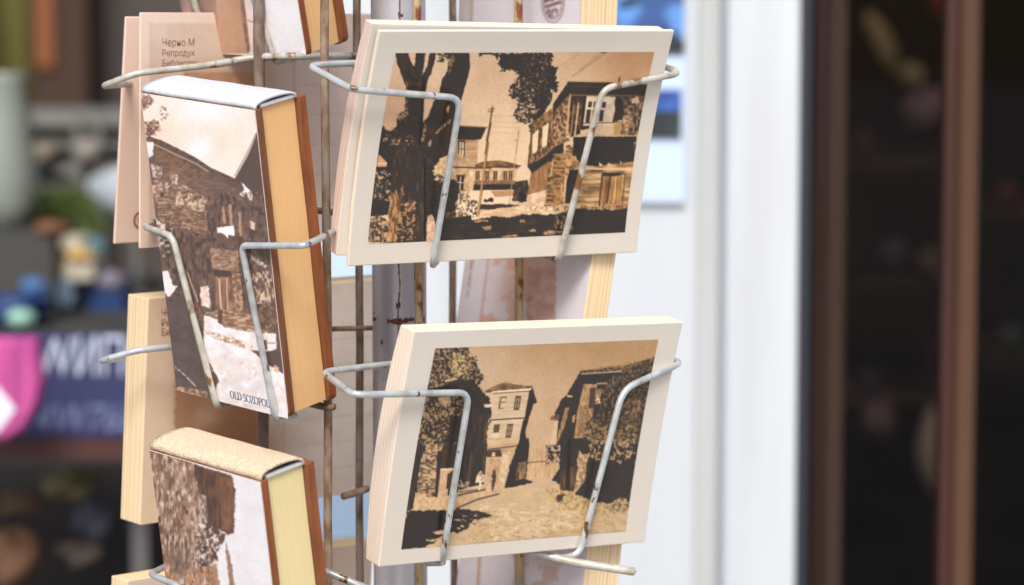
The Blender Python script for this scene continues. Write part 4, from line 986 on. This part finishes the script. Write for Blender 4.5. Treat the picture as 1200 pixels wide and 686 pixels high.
# ---------------------------------------------------------------- the revolving wire rack
PC = U(468, 343, 1.327); BASE = (PC[0], PC[1], 0.0)
rack = thing('postcard_rack', 'revolving wire postcard rack with peeling grey pole and rust speckled white pocket wires', 'display rack', loc=BASE)
def rt(name, P, r, mat, rr=0.006, parent=None): return tube(name, P, r, mat, parent or rack, base=BASE, round_r=rr)
def vert(px, D, r, mat, z0=0.35, z1=1.95, tilt=0.0):
    p = U(px, 343, D); k = [(p[0] + 0.0004 * math.sin(i * 1.9 + px), p[1] + 0.0004 * math.cos(i * 2.3 + px), z0 + (z1 - z0) * i / 24) for i in range(25)]
    return rt('upright_wire', k, r, mat, 0.002)
# pole with base and cap
zt = 2.05
prof = [(0.0124, 0.03), (0.0124, zt)]
V = []; Fc = []; seg = 48; n = 120
for j in range(n + 1):
    z = 0.03 + (zt - 0.03) * j / n
    for k in range(seg):
        a = 2 * math.pi * k / seg; r = 0.0124; V.append((r * math.cos(a), r * math.sin(a), z))
for j in range(n):
    for k in range(seg):
        k2 = (k + 1) % seg; Fc.append((j * seg + k, j * seg + k2, (j + 1) * seg + k2, (j + 1) * seg + k))
pole = mesh('pole', V, Fc, M['pole'], rack, smooth=True)
lathe('base', [(0.20, 0.0), (0.20, 0.012), (0.19, 0.02), (0.03, 0.03), (0.02, 0.05)], M['rust_dk'], rack, seg=48)
lathe('pole_cap', [(0.0135, zt - 0.01), (0.0135, zt + 0.005), (0.008, zt + 0.012)], M['rust_dk'], rack, seg=32)
# rust ring and the long crack in the paint
zr = U(468, 376, 1.315)[2]
def pole_mark(name, pts, w, mat):
    """thin ragged flake strip lying on the pole: pts = (angle, z)"""
    V = []; Fc = []; rnd = random.Random(len(pts)); P = []
    for i in range(len(pts) - 1):
        for s in range(6): f = s / 6; P.append((pts[i][0] * (1 - f) + pts[i + 1][0] * f + rnd.uniform(-.012, .012), pts[i][1] * (1 - f) + pts[i + 1][1] * f))
    P.append(pts[-1])
    for i, (a, z) in enumerate(P):
        ww = w * rnd.uniform(0.25, 1.2); r = 0.01256
        if abs(pts[0][1] - pts[-1][1]) > 0.02: q = [(a - ww / r / 2, z), (a + ww / r / 2, z)]
        else: q = [(a, z - ww / 2), (a, z + ww / 2)]
        for (aa, zz) in q: V.append((r * math.cos(aa), r * math.sin(aa), zz))
    for i in range(len(P) - 1): Fc.append((2 * i, 2 * i + 1, 2 * i + 3, 2 * i + 2))
    return mesh(name, V, Fc, mat, pole)
M['flake'] = noisy('bare_rust_flake', (104, 62, 48), (74, 46, 40), (400, 400, 400), rough=0.9)
FRT = -math.pi / 2
zz = lambda y: U(468, y, 1.315)[2]
pole_mark('paint_crack', [(FRT + 0.10, zz(0)), (FRT + 0.14, zz(120)), (FRT + 0.02, zz(312)), (FRT + 0.06, zz(335)), (FRT + 0.02, zz(352)), (FRT - 0.02, zz(372)), (FRT + 0.02, zz(400))], 0.0008, M['flake'])
pole_mark('rust_band', [(FRT - 0.42, zz(377)), (FRT + 0.1, zz(377.5)), (FRT + 0.45, zz(375)), (FRT + 1.2, zz(377))], 0.0030, M['flake'])
pole_mark('rust_chip', [(FRT - 1.3, zz(377)), (FRT - 0.95, zz(376))], 0.0022, M['flake'])
pole_mark('rust_chip', [(FRT - 0.08, zz(359)), (FRT + 0.04, zz(357)), (FRT + 0.08, zz(358))], 0.0034, M['flake'])
pole_mark('rust_chip', [(FRT + 0.48, zz(362)), (FRT + 0.5, zz(375)), (FRT + 0.5, zz(378))], 0.0016, M['flake'])
# uprights
vert(307, 1.305, 0.0026, M['rust_dk']); vert(383, 1.2745, 0.0019, M['rust'])
vert(490, 1.2975, 0.0019, M['rust_or']); vert(608, 1.338, 0.0020, M['rust_or'])
vert(420.5, 1.334, 0.0018, M['rust_dk']); vert(531, 1.392, 0.0018, M['rust_dk'])
# short cross wires
rt('cross_wire', [U(250, 76, 1.290), U(300, 67, 1.296), U(345, 66, 1.283), U(424, 66, 1.262 + 0.06)], 0.0017, M['wire_rusty'])
rt('cross_wire', [U(345, 243, 1.284), U(366, 246, 1.268), U(410, 252, 1.330)], 0.0015, M['rust'])
rt('cross_wire', [U(376, 386, 1.33), U(421, 385, 1.327), U(450, 384, 1.345)], 0.0012, M['rust'])
rt('cross_wire', [U(402, 582, 1.322), U(420, 577, 1.329), U(430, 573, 1.335)], 0.0017, M['rust'])
rt('cross_wire', [U(345, 660, 1.285), U(374, 667, 1.268), U(436, 692, 1.262)], 0.0016, M['wire'])
rt('cross_wire', [U(350, 470, 1.31), U(380, 477, 1.272), U(391, 477, 1.268)], 0.0016, M['rust_dk'])
rt('cross_wire', [U(600, 641, 1.302), U(676, 660, 1.296), U(743, 670, 1.290)], 0.0019, M['wire_rusty'])
# pocket wires, right face
W_ = 0.00148
def on(p, x, y, d): return p.on(x, y, d)
rt('pocket_wire', [U(500, 75, 1.290), U(440, 73, 1.262), U(361, 77, 1.236), on(P_UP, 412, 105, -0.003), on(P_UP, 540, 115, -0.0022), on(P_UP, 506.5, 312, -0.0022), on(P_UP, 512, 306, 0.02), U(508, 292, 1.30)], W_, M['wire'], 0.0062)
rt('pocket_wire', [U(700, 86, 1.345), on(P_UP, 776, 77, 0.012), on(P_UP, 798, 86, 0.001), on(P_UP, 706, 104, -0.0022), on(P_UP, 655, 305, -0.0022), on(P_UP, 640, 300, 0.02), U(610, 296, 1.335)], W_, M['wire_rusty'], 0.0062)
rt('pocket_wire', [U(500, 424, 1.285), U(455, 427, 1.262), U(378, 436, 1.238), on(P_LO, 414, 463, -0.003), on(P_LO, 550, 460, -0.0022), on(P_LO, 518.5, 654, -0.0022), on(P_LO, 519, 660, 0.018), U(500, 660, 1.29)], W_, M['wire'], 0.0062)
rt('pocket_wire', [U(700, 440, 1.345), on(P_LO, 790, 422, 0.010), on(P_LO, 797, 426, 0.001), on(P_LO, 730, 456, -0.0022), on(P_LO, 679, 650, -0.0022), U(655, 655, 1.297), U(612, 645, 1.300)], W_, M['wire'], 0.0075)
# pocket wires, left face
def left_hooks(p, L, R, ml, mr):
    rt('pocket_wire', [on(p, L[0][0] + 16, L[0][1] - 8, 0.02), on(p, *L[0], 0.002), on(p, *L[1], -0.0022), on(p, *L[2], -0.0022), on(p, L[2][0] + 16, L[2][1] - 5, 0.018), on(p, L[2][0] + 40, L[2][1] - 12, 0.03)], W_, ml, 0.005)
    rt('pocket_wire', [R[0], on(p, *R[1], -0.0022), on(p, *R[2], -0.0022), on(p, *R[3], -0.0022), on(p, R[3][0] + 22, R[3][1] - 4, 0.02)], W_, mr, 0.0035)
left_hooks(P_BM, [(169, 266), (202, 277), (254, 477)], [U(408, 263, 1.262), (357, 288), (283, 288), (323, 491)], M['wire_rusty'], M['wire'])
left_hooks(P_BT, [(148, -150), (182, -140), (250.5, 73)], [U(415, -155, 1.262), (330, -135), (253, -130), (323, 73)], M['wire_rusty'], M['wire_rusty'])
left_hooks(P_BB, [(176, 673), (211, 688), (262, 888)], [U(400, 676 + 60, 1.262), (362, 760), (292, 760), (331, 915)], M['wire'], M['wire'])
# side arms of the far left pockets
rt('pocket_wire', [U(300, 68, 1.298), U(242, 77, 1.285), U(160, 86, 1.268), U(121, 101, 1.273), U(157, 98, 1.34), U(300, 92, 1.42)], W_, M['wire_rusty'], 0.004)
rt('pocket_wire', [U(320, 398, 1.312), U(205, 406, 1.306), U(160, 411, 1.298), U(118, 423, 1.302), U(150, 419, 1.36), U(300, 412, 1.43)], W_, M['wire'], 0.004)
# rings that tie the uprights to the pole, out of the picture above and below
for z in (0.45, 0.95, 1.9):
    P = [U(307, 343, 1.305), U(383, 343, 1.2745), U(490, 343, 1.2975), U(608, 343, 1.338), U(531, 343, 1.392), U(420.5, 343, 1.334), U(307, 343, 1.305)]
    rt('ring_wire', [(p[0], p[1], z) for p in P], 0.0018, M['rust_dk'], 0.01)
for a in range(4):
    an = a * math.pi / 2 + 0.6; rt('spoke', [(BASE[0], BASE[1], 0.95), (BASE[0] + 0.06 * math.cos(an), BASE[1] + 0.06 * math.sin(an), 0.95)], 0.0018, M['rust_dk'])
# ---------------------------------------------------------------- surroundings
def struct(o): o['kind'] = 'structure'; return o
def WX(px, D): return U(px, 343, D)[0]
def WZ(py, D): return U(600, py, D)[2]
def WY(D): return U(600, 343, D)[1]
struct(mesh('pavement', [(-60, -40, 0), (60, -40, 0), (60, 80, 0), (-60, 80, 0)], [(0, 1, 2, 3)], M['pave']))
# white wall beside the shop door
D = 2.05; y = WY(D)
w = thing('shop_wall', 'white painted wall behind the rack with a raised flat pilaster beside the dark doorway', 'wall', loc=(WX(700, D), y, 0))
ox = WX(700, D)
def lb(name, a, b, y0, y1, z0, z1, mat, par, bev=0.0): return box(name, a - par.location.x, b - par.location.x, y0 - par.location.y, y1 - par.location.y, z0, z1, mat, par, bev)
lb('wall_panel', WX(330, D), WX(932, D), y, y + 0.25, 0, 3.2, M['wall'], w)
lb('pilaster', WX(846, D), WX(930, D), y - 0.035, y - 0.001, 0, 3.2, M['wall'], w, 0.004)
lb('shade_strip', WX(816, D), WX(843, D), y - 0.006, y - 0.001, 0, 3.2, M['wall_shade'], w, 0.003)  # thin grey strip painting the shadow line left of the pilaster
# doorway
dw = thing('shop_door', 'dark glazed shop door with two narrow brown wooden stiles at the right', 'door', loc=(WX(1060, D), y, 0))
dx0 = WX(932, D)
lb('door_frame', dx0, WX(950, D), y + 0.01, y + 0.20, 0, 3.2, M['dark_trim'], dw)
lb('stile', WX(975, D), WX(999.5, D), y + 0.05, y + 0.09, 0, 3.2, M['door_wood'], dw, 0.003)
lb('stile', WX(1134, D), WX(1158, D), y + 0.05, y + 0.09, 0, 3.2, M['door_wood2'], dw, 0.003)
lb('stile_edge', WX(1119, D), WX(1133.6, D), y + 0.056, y + 0.088, 0, 3.2, M['door_red'], dw, 0.002)
lb('stile_edge', WX(964, D), WX(974.6, D), y + 0.056, y + 0.088, 0, 3.2, M['door_red'], dw, 0.002)
for a, b in ((950.5, 963.5), (1000, 1118.5), (1158.5, 1330)):
    lb('pane', WX(a, D), WX(b, D), y + 0.068, y + 0.072, 0.05, 3.2, M['glass'], dw)
lb('stile', WX(1330.5, D), WX(1370, D), y + 0.05, y + 0.09, 0, 3.2, M['door_wood'], dw, 0.003)
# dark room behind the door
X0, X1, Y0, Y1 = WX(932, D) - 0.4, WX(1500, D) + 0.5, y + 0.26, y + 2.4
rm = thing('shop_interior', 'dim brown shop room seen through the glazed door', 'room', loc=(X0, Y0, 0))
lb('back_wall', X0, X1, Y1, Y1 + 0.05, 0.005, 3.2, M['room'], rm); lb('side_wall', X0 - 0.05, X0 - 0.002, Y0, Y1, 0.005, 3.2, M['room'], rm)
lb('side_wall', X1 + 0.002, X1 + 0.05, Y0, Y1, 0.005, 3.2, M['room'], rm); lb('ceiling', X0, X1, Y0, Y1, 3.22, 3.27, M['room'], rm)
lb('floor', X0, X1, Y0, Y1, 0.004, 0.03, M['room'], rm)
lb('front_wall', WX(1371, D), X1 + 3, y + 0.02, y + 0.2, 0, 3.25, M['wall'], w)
def blob(name, px, py, D, rx, ry, mat, label, cat, par=None, sq=1.0, jit=0.15, seed=1, group=None):
    """irregular small soft object standing/hanging: a lumpy ellipsoid of real size (radii in photo px)"""
    c = U(px, py, D); k = D / F; V = []; Fc = []; n1, n2 = 12, 18; rnd = random.Random(seed)
    ph = [rnd.uniform(0, 6.28) for _ in range(6)]
    for i in range(n1 + 1):
        th = math.pi * i / n1
        for j in range(n2):
            a = 2 * math.pi * j / n2; s = 1 + jit * (math.sin(2 * a + ph[0] + 2 * th) * 0.5 + math.sin(3 * a + ph[1] + 3 * th) * 0.5)
            V.append((rx * k * s * math.sin(th) * math.cos(a), rx * k * sq * s * math.sin(th) * math.sin(a), ry * k * s * math.cos(th)))
    for i in range(n1):
        for j in range(n2): j2 = (j + 1) % n2; Fc.append((i * n2 + j, (i + 1) * n2 + j, (i + 1) * n2 + j2, i * n2 + j2))
    o = mesh(name, V, Fc, mat, None, smooth=True); o.location = c
    tag(o, label, cat, group); return o
M['straw'] = new_mat('straw', (130, 108, 76), 0.8); M['dull_pink'] = new_mat('dull_pink_cloth', (92, 66, 68), 0.9)
M['linen'] = new_mat('linen', (140, 122, 106), 0.9); M['redcl'] = new_mat('dark_red_cloth', (140, 36, 34), 0.8)
Di = 3.6
SI = 'wares hanging inside the dim shop'
blob('hanging_bag', 1034, 50, Di, 14, 36, M['straw'], 'slim straw coloured bag hanging tilted in the dark doorway near the top', 'bag', seed=3, group=SI).rotation_euler = (0, -0.45, 0)
blob('hanging_basket', 1068, 88, Di, 16, 14, M['straw'], 'small round straw basket just below the tilted bag in the doorway', 'basket', seed=5, group=SI)
blob('folded_cloth', 1088, 132, Di, 34, 28, M['dull_pink'], 'dull pink cloth hanging in the dark doorway', 'cloth', seed=7, group=SI)
blob('folded_cloth', 1098, 528, Di, 24, 48, M['linen'], 'pale linen bundle low down beside the right door stile', 'cloth', seed=8, group=SI)
blob('folded_cloth', 1030, 492, Di, 20, 22, M['dull_pink'], 'small greyish bundle low between the two door stiles', 'cloth', seed=9, group=SI)
blob('lantern', 1108, 6, Di, 16, 14, M['redcl'], 'dark red lantern at the top edge between the door stiles', 'lantern', seed=11, group=SI)
blob('lantern', 968, 6, Di, 10, 16, M['redcl'], 'small dark red lantern at the top edge left of the first stile', 'lantern', seed=12, group=SI)
# poster board with blue pictures on the wall
pb = thing('poster_board', 'pale blue poster with blue and dark green pictures on the white wall', 'poster', loc=(WX(760, D), y, 0))
M['poster'] = new_mat('pale_blue_paper', (196, 214, 236), 0.6)
lb('paper', WX(690, D), WX(801, D), y - 0.006, y - 0.0015, WZ(236, D), WZ(-60, D), M['poster'], pb)
M['pic_blue'] = noisy('blue_picture', (92, 146, 214), (52, 84, 140), (40, 40, 40), (0.42, 0.58), c3=(34, 48, 78), thr3=(0.58, 0.64), s3=(30, 30, 60))
M['pic_dark'] = noisy('sea_and_pines_picture', (44, 66, 62), (36, 44, 48), (60, 60, 60)); M['pic_blue2'] = noisy('bright_blue_picture', (64, 116, 204), (40, 72, 140), (50, 50, 50))
lb('picture', WX(694, D), WX(798, D), y - 0.0085, y - 0.0065, WZ(44, D), WZ(-50, D), M['pic_blue'], pb)
lb('picture', WX(738, D), WX(796, D), y - 0.0085, y - 0.0065, WZ(128, D), WZ(104, D), M['pic_blue2'], pb)
lb('picture', WX(738, D), WX(796, D), y - 0.0085, y - 0.0065, WZ(160, D), WZ(129, D), M['pic_dark'], pb)
lb('picture', WX(770, D), WX(799, D), y - 0.0085, y - 0.0065, WZ(62, D), WZ(45, D), M['pic_dark'], pb)
# blue notices low on the wall, seen between the rack wires
for (a, b, p, q_, lab) in ((375, 436, 268, 334, 'light blue paper notice on the wall between the two front uprights'), (352, 436, 578, 636, 'soft blue paper notice low on the wall behind the rack')):
    o = box('paper_notice', WX(a, D), WX(b, D), y - 0.004, y - 0.0015, WZ(q_, D), WZ(p, D), new_mat('sky_blue_paper', (184, 206, 226) if p < 300 else (128, 150, 174), 0.7)); tag(o, lab, 'notice')

# ---- left background, out of focus
Ds = 2.35
def lx(px, D): return WX(px, D)
ys = WY(Ds)
sg = thing('sign_board', 'dark navy sign with slanted white lettering at the left edge', 'sign', loc=(WX(60, Ds), ys, WZ(515, Ds)))
M['navy'] = new_mat('navy_board', (44, 48, 92), 0.6); M['letter'] = new_mat('white_sign_paint', (196, 206, 226), 0.6); M['letter2'] = new_mat('grey_blue_sign_paint', (112, 124, 166), 0.6)
bx0, bz0 = WX(60, Ds), WZ(515, Ds)
box('board', WX(-260, Ds) - bx0, WX(330, Ds) - bx0, 0, 0.012, 0, WZ(393, Ds) - bz0, M['navy'], sg)
box('ledge', WX(-260, Ds) - bx0, WX(330, Ds) - bx0, -0.01, 0.03, WZ(540, Ds) - bz0, -0.001, new_mat('dark_red_brown_wood', (70, 40, 36), 0.7), sg)
k = Ds / F
text_mesh('lettering', 'WИПО', 64 * k, M['letter'], sg, (WX(40, Ds) - bx0, -0.001, WZ(441, Ds) - bz0), shear=0.05, sx=0.66, depth=0.0008)
text_mesh('lettering', '4W768я', 46 * k, M['letter2'], sg, (WX(36, Ds) - bx0, -0.001, WZ(508, Ds) - bz0), shear=0.3, sx=0.86, depth=0.0008)
# pink thing with white diamond
Dp = 2.28; pk = thing('pink_purse', 'bright pink pleated purse with a white diamond patch hanging in front of the navy sign', 'purse', loc=tuple(U(5, 455, Dp)))
M['pink'] = noisy('pink_cloth', (196, 84, 150), (160, 60, 128), (120, 10, 10), (0.4, 0.6), rough=0.7)
c = U(5, 455, Dp); kk = Dp / F
out = [(-70, 60), (42, 60), (48, 10), (40, -20), (22, -50), (0, -62), (-40, -60), (-75, 0)]
V = []; Fc = []; m = len(out)
for yy, s in ((-0.012, 0.9), (-0.006, 1.0), (0.006, 1.0), (0.012, 0.9)):
    for (a, b) in out: V.append((a * kk * s, yy, b * kk * s))
for r_ in range(3):
    for i in range(m): i2 = (i + 1) % m; Fc.append((r_ * m + i, r_ * m + i2, (r_ + 1) * m + i2, (r_ + 1) * m + i))
Fc += [tuple(range(m))[::-1], tuple(range(3 * m, 4 * m))]
mesh('purse_body', V, Fc, M['pink'], pk)
dm = [(-26 * kk, -22 * kk), (-6 * kk, 6 * kk), (16 * kk, -22 * kk), (-6 * kk, -50 * kk)]
mesh('diamond_patch', [(a, -0.0135, b) for a, b in dm] + [(a, -0.0122, b) for a, b in dm], [(0, 3, 2, 1), (4, 5, 6, 7), (0, 1, 5, 4), (1, 2, 6, 5), (2, 3, 7, 6), (3, 0, 4, 7)], new_mat('white_patch', (226, 226, 240), 0.6), pk)
# dark stall under the sign
M['stall'] = noisy('dark_stall_cloth', (46, 42, 42), (34, 33, 35), (6, 6, 2), (0.35, 0.65), rough=0.9, c3=(76, 70, 60), thr3=(0.64, 0.8), s3=(10, 10, 8))
o = box('stall_counter', WX(-500, 2.5), WX(360, 2.5), WY(2.5), WY(2.5) + 0.6, 0.0, WZ(548, 2.5), M['stall']); tag(o, 'dark draped stall counter under the navy sign at the lower left', 'counter')
# goods on the stall behind the sign
def lathe_thing(name, px, py, D, prof, mat, label, cat, group=None):
    k = D / F; o = lathe(name, [(r * k, z * k) for r, z in prof], mat, None, seg=28); o.location = U(px, py, D); tag(o, label, cat, group); return o
GS = 'wares laid out on the far stall'
mats = {n_: new_mat(n_, c_, r_) for n_, c_, r_ in (('blue_glaze', (38, 66, 118), 0.4), ('mint_glaze', (150, 200, 180), 0.4), ('sand_box', (176, 146, 104), 0.8), ('cream_box', (198, 190, 172), 0.8), ('steel_blue', (92, 112, 134), 0.6), ('white_shade', (214, 226, 232), 0.7), ('olive', (128, 122, 66), 0.9), ('brown_post', (66, 46, 36), 0.8), ('rust_orange', (140, 84, 50), 0.8), ('grey_wall', (86, 80, 78), 0.9), ('grey_shelf', (112, 112, 108), 0.8), ('leaf_green', (84, 104, 44), 0.8), ('deep_grey', (72, 72, 70), 0.9), ('pale_grey', (128, 130, 126), 0.8), ('vase_glass', (140, 148, 140), 0.4))}
Dg = 2.9
o = box('display_table', WX(-600, Dg), WX(420, Dg), WY(Dg) - 0.05, WY(Dg) + 0.5, 0.0, WZ(382, Dg), mats['deep_grey']); tag(o, 'dark grey display table behind the navy sign, carrying small wares', 'table')
lathe_thing('bowl', 18, 384, Dg, [(10, 0), (38, 8), (46, 34), (42, 36), (34, 12), (8, 8)], mats['blue_glaze'], 'deep blue bowl above the pink purse', 'bowl', GS)
lathe_thing('bowl', 25, 384, Dg - 0.12, [(4, 0), (14, 4), (18, 12), (14, 18), (6, 21)], mats['mint_glaze'], 'small mint green dome standing just above the pink purse', 'bowl', GS)
for i, (px, py, wd, hg, mt, lab) in enumerate(((60, 342, 60, 30, 'steel_blue', 'steel blue box under the sand coloured boxes on the far stall'), (48, 312, 46, 24, 'sand_box', 'sand coloured low box left of the far stall'), (92, 318, 36, 22, 'cream_box', 'cream coloured box beside the sand box on the far stall'), (70, 288, 50, 14, 'cream_box', 'flat cream box topmost of the boxes on the far stall'), (120, 352, 44, 34, 'blue_glaze', 'navy blue box nearest the rack on the far stall'))):
    D_ = Dg + 0.1; zz0 = WZ(py + hg / 2, D_); o = box('goods_box', WX(px - wd / 2, D_), WX(px + wd / 2, D_), WY(D_) - 0.02 + 0.01 * i, WY(D_) + 0.05 + 0.01 * i, zz0, WZ(py - hg / 2, D_), mats[mt], bevel=0.002); tag(o, lab, 'box', GS)
o = box('goods_box', WX(0, Dg + 0.3), WX(170, Dg + 0.3), WY(Dg + 0.3), WY(Dg + 0.3) + 0.08, WZ(384, Dg + 0.3), WZ(330, Dg + 0.3), mats['deep_grey'], bevel=0.002); tag(o, 'dark grey box at the back of the far stall', 'box', GS)
# potted plant
pp = thing('potted_plant', 'leafy green plant between the white cone shade and the stall boxes', 'plant', loc=tuple(U(75, 300, 3.1)))
rnd = random.Random(2); V = []; Fc = []; kk = 3.1 / F
for i in range(520):
    a = rnd.uniform(0, 6.28); r = rnd.uniform(0, 1) ** 0.5; x_, z_ = 48 * r * math.cos(a), 34 * r * math.sin(a) + 42; y_ = rnd.uniform(-30, 30)
    d = np.array([rnd.uniform(-1, 1), rnd.uniform(-1, 1), rnd.uniform(-.4, 1)]); d /= np.linalg.norm(d); s = np.cross(d, [0.3, 0.9, 0.2]); s /= np.linalg.norm(s)
    p = np.array([x_, y_, z_]); b = len(V); V += [p * kk, (p + d * 7 + s * 3) * kk, (p + d * 15) * kk, (p + d * 7 - s * 3) * kk]; Fc.append((b, b + 1, b + 2, b + 3))
mesh('foliage', V, Fc, mats['leaf_green'], pp)
lathe('pot', [(16 * kk, -60 * kk), (22 * kk, 8 * kk), (19 * kk, 8 * kk)], mats['brown_post'], pp, seg=24)
# cone shades
def cone_shade(px, py, D, r1, r0, h, lab, tilt):
    t_ = thing('lamp_shade', lab, 'lamp', loc=tuple(U(px, py, D))); k_ = D / F
    V = []; Fc = []; n_ = 32
    for (r_, z_) in ((r1, -h / 2), (r0, h / 2), (r0 * 0.9, h / 2 - 1), (r1 * 0.97, -h / 2)):
        for j in range(n_): a = 2 * math.pi * j / n_; V.append((r_ * k_ * math.cos(a), r_ * k_ * math.sin(a), z_ * k_))
    for i in range(3):
        for j in range(n_): j2 = (j + 1) % n_; Fc.append((i * n_ + j, i * n_ + j2, (i + 1) * n_ + j2, (i + 1) * n_ + j))
    mesh('shade', V, Fc, mats['white_shade'], t_, smooth=True); lathe('ring', [(r0 * k_, h / 2 * k_), (r0 * k_, (h / 2 + 4) * k_)], mats['deep_grey'], t_, seg=16)
    t_.rotation_euler = tilt; return t_
cone_shade(158, 224, 3.2, 68, 8, 110, 'white cone shade lying on its side, peeping out left of the far postcards', (0, -1.45, 0))
lathe_thing('vase', 8, 268, 3.0, [(24, 0), (34, 30), (36, 60), (34, 90), (30, 130), (26, 175), (28, 182)], mats['vase_glass'], 'tall pale vase at the left edge of the frame', 'vase', GS)
o = box('goods_box', WX(-60, 3.0), WX(70, 3.0), WY(3.0) - 0.04, WY(3.0) + 0.1, WZ(384, 3.0), WZ(268, 3.0), mats['deep_grey']); tag(o, 'dark grey plinth under the tall pale vase', 'plinth', GS)
# shelf rail and far wall
sh = thing('shelf_rack', 'long grey slatted shelf rack in the blurred left background', 'shelf', loc=(WX(120, 3.6), WY(3.6), 0))
bx = sh.location.x; by = sh.location.y
for i, (p0, p1) in enumerate(((138, 146), (163, 172), (190, 202), (214, 222))): box('shelf_board', WX(-300, 3.6) - bx, WX(420, 3.6) - bx, -0.02 + 0.0 * i, 0.3, WZ(p1, 3.6), WZ(p0, 3.6), mats['pale_grey' if i % 2 == 0 else 'grey_shelf'], sh)
for px in (-200, -40, 35, 95, 118, 160, 330): box('shelf_post', WX(px, 3.6) - bx, WX(px + 9, 3.6) - bx, -0.035, -0.021, 0, WZ(136, 3.6), mats['grey_shelf'], sh)
Dw = 4.6
fw = thing('far_shopfront', 'dark shopfront far behind with olive curtain and brown post', 'shopfront', loc=(WX(100, Dw), WY(Dw), 0)); bx = fw.location.x
box('facade', -4.0, 3.0, 0.0, 0.2, 0, 3.5, mats['grey_wall'], fw)
# olive curtain with folds
V = []; Fc = []; n_ = 60
for i in range(n_ + 1):
    x_ = (WX(-500, Dw) - bx) + (WX(52, Dw) - WX(-500, Dw)) * i / n_; y_ = -0.10 + 0.012 * math.sin(i * 1.1)
    V += [(x_ + 0.05, y_, 0.9), (x_, y_, 3.3), (x_ + 0.05, y_ + 0.02, 0.9), (x_, y_ + 0.02, 3.3)]
for i in range(n_): a, b = 4 * i, 4 * i + 4; Fc += [(a, b, b + 1, a + 1), (a + 2, a + 3, b + 3, b + 2), (a + 1, b + 1, b + 3, a + 3), (a, a + 2, b + 2, b)]
mesh('curtain', V, Fc, mats['olive'], fw, smooth=True)
box('post', WX(62, Dw) - bx, WX(122, Dw) - bx, -0.14, -0.02, 0, 3.4, mats['brown_post'], fw)
box('post_trim', WX(66, Dw) - bx, WX(84, Dw) - bx, -0.15, -0.141, WZ(75, Dw), 3.4, mats['rust_orange'], fw)
o = box('awning', -6, 1.2, WY(3.9), WY(Dw) - 0.01, 3.55, 3.62, mats['deep_grey']); tag(o, 'grey awning above the far shopfront', 'awning')

# more wares and clutter, all far out of focus
SI2 = 'dim wares on the shelves of the shop room'
ir = rm
M['dim_wood'] = noisy('dim_shelf_wood', (74, 46, 34), (52, 32, 26), (6, 6, 6), rough=0.8)
for px0, px1, py in ((996, 1116, 190), (1000, 1118, 330), (996, 1116, 470), (1160, 1320, 250), (1160, 1320, 420)):
    Dq = 3.9; lb('shelf', WX(px0, Dq), WX(px1, Dq), WY(Dq), WY(Dq) + 0.25, WZ(py + 8, Dq), WZ(py, Dq), M['dim_wood'], rm)
cols = [(78, 48, 40), (60, 54, 60), (92, 72, 56), (50, 44, 56), (84, 38, 36), (60, 62, 58)]
wr = random.Random(21); sp = [(1012, 172, 'brown'), (1046, 300, 'grey'), (1092, 312, 'tan'), (1020, 450, 'violet'), (1180, 232, 'red'), (1186, 400, 'grey green')]
where = ['on the top shelf between the stiles', 'on the middle shelf left side', 'on the middle shelf right side', 'on the bottom shelf between the stiles', 'on the upper shelf at the right edge', 'on the lower shelf at the right edge']
for i, (px, py, cn) in enumerate(sp):
    blob('jar', px, py, 3.92, 12 + 3 * (i % 3), 17, new_mat(cn.replace(' ', '_') + '_ware', cols[i], 0.5), 'dim ' + cn + ' jar ' + where[i], 'jar', seed=30 + i, jit=0.3, group=SI2)
GC = 'clutter on the lower left'
for i, (px, py, rx, ry, c_, lab) in enumerate(((78, 566, 30, 16, (104, 98, 66), 'olive green sack just below the navy sign'), (25, 590, 30, 12, (92, 72, 54), 'brown bundle at the left edge under the sign'), (14, 655, 34, 30, (108, 78, 58), 'large brown sack in the lower left corner'), (112, 610, 22, 26, (58, 60, 74), 'dark blue grey bag left of the tan card pack'), (95, 650, 28, 14, (70, 62, 56), 'dark grey brown bag near the bottom edge'))):
    blob('sack', px, py, 2.44, rx, ry, new_mat('sack_cloth', c_, 0.9), lab, 'sack', seed=50 + i, jit=0.4, group=GC)
o = box('steel_leg', WX(150, 2.4), WX(170, 2.4), WY(2.4), WY(2.4) + 0.02, 0, WZ(600, 2.4), new_mat('dull_steel', (92, 92, 94), 0.5)); tag(o, 'dull grey steel post below the tan card pack at the left', 'post')
for i, (px, py, rx, ry, c_, lab) in enumerate(((40, 336, 16, 10, (70, 110, 160), 'bright blue pouch above the mint bowl'), (96, 300, 20, 9, (196, 160, 96), 'yellow ochre pouch on top of the boxes'), (130, 330, 16, 12, (120, 116, 130), 'lilac grey pouch near the rack'), (60, 268, 22, 9, (120, 84, 60), 'brown pouch under the plant'), (112, 290, 12, 12, (84, 118, 128), 'teal pouch beside the cream box'))):
    blob('pouch', px, py, 2.85, rx, ry, new_mat('pouch_cloth', c_, 0.8), lab, 'pouch', seed=70 + i, group='small pouches on the far stall')
for i, (px, py, c_, lab) in enumerate(((52, 180, (120, 112, 100), 'taupe basket on the far grey shelf, left one'), (104, 178, (140, 134, 128), 'pale grey basket on the far grey shelf, right one'))):
    blob('basket', px, py, 3.55, 18, 14, new_mat('basket_weave', c_, 0.9), lab, 'basket', seed=90 + i, group='baskets on the far grey shelf')
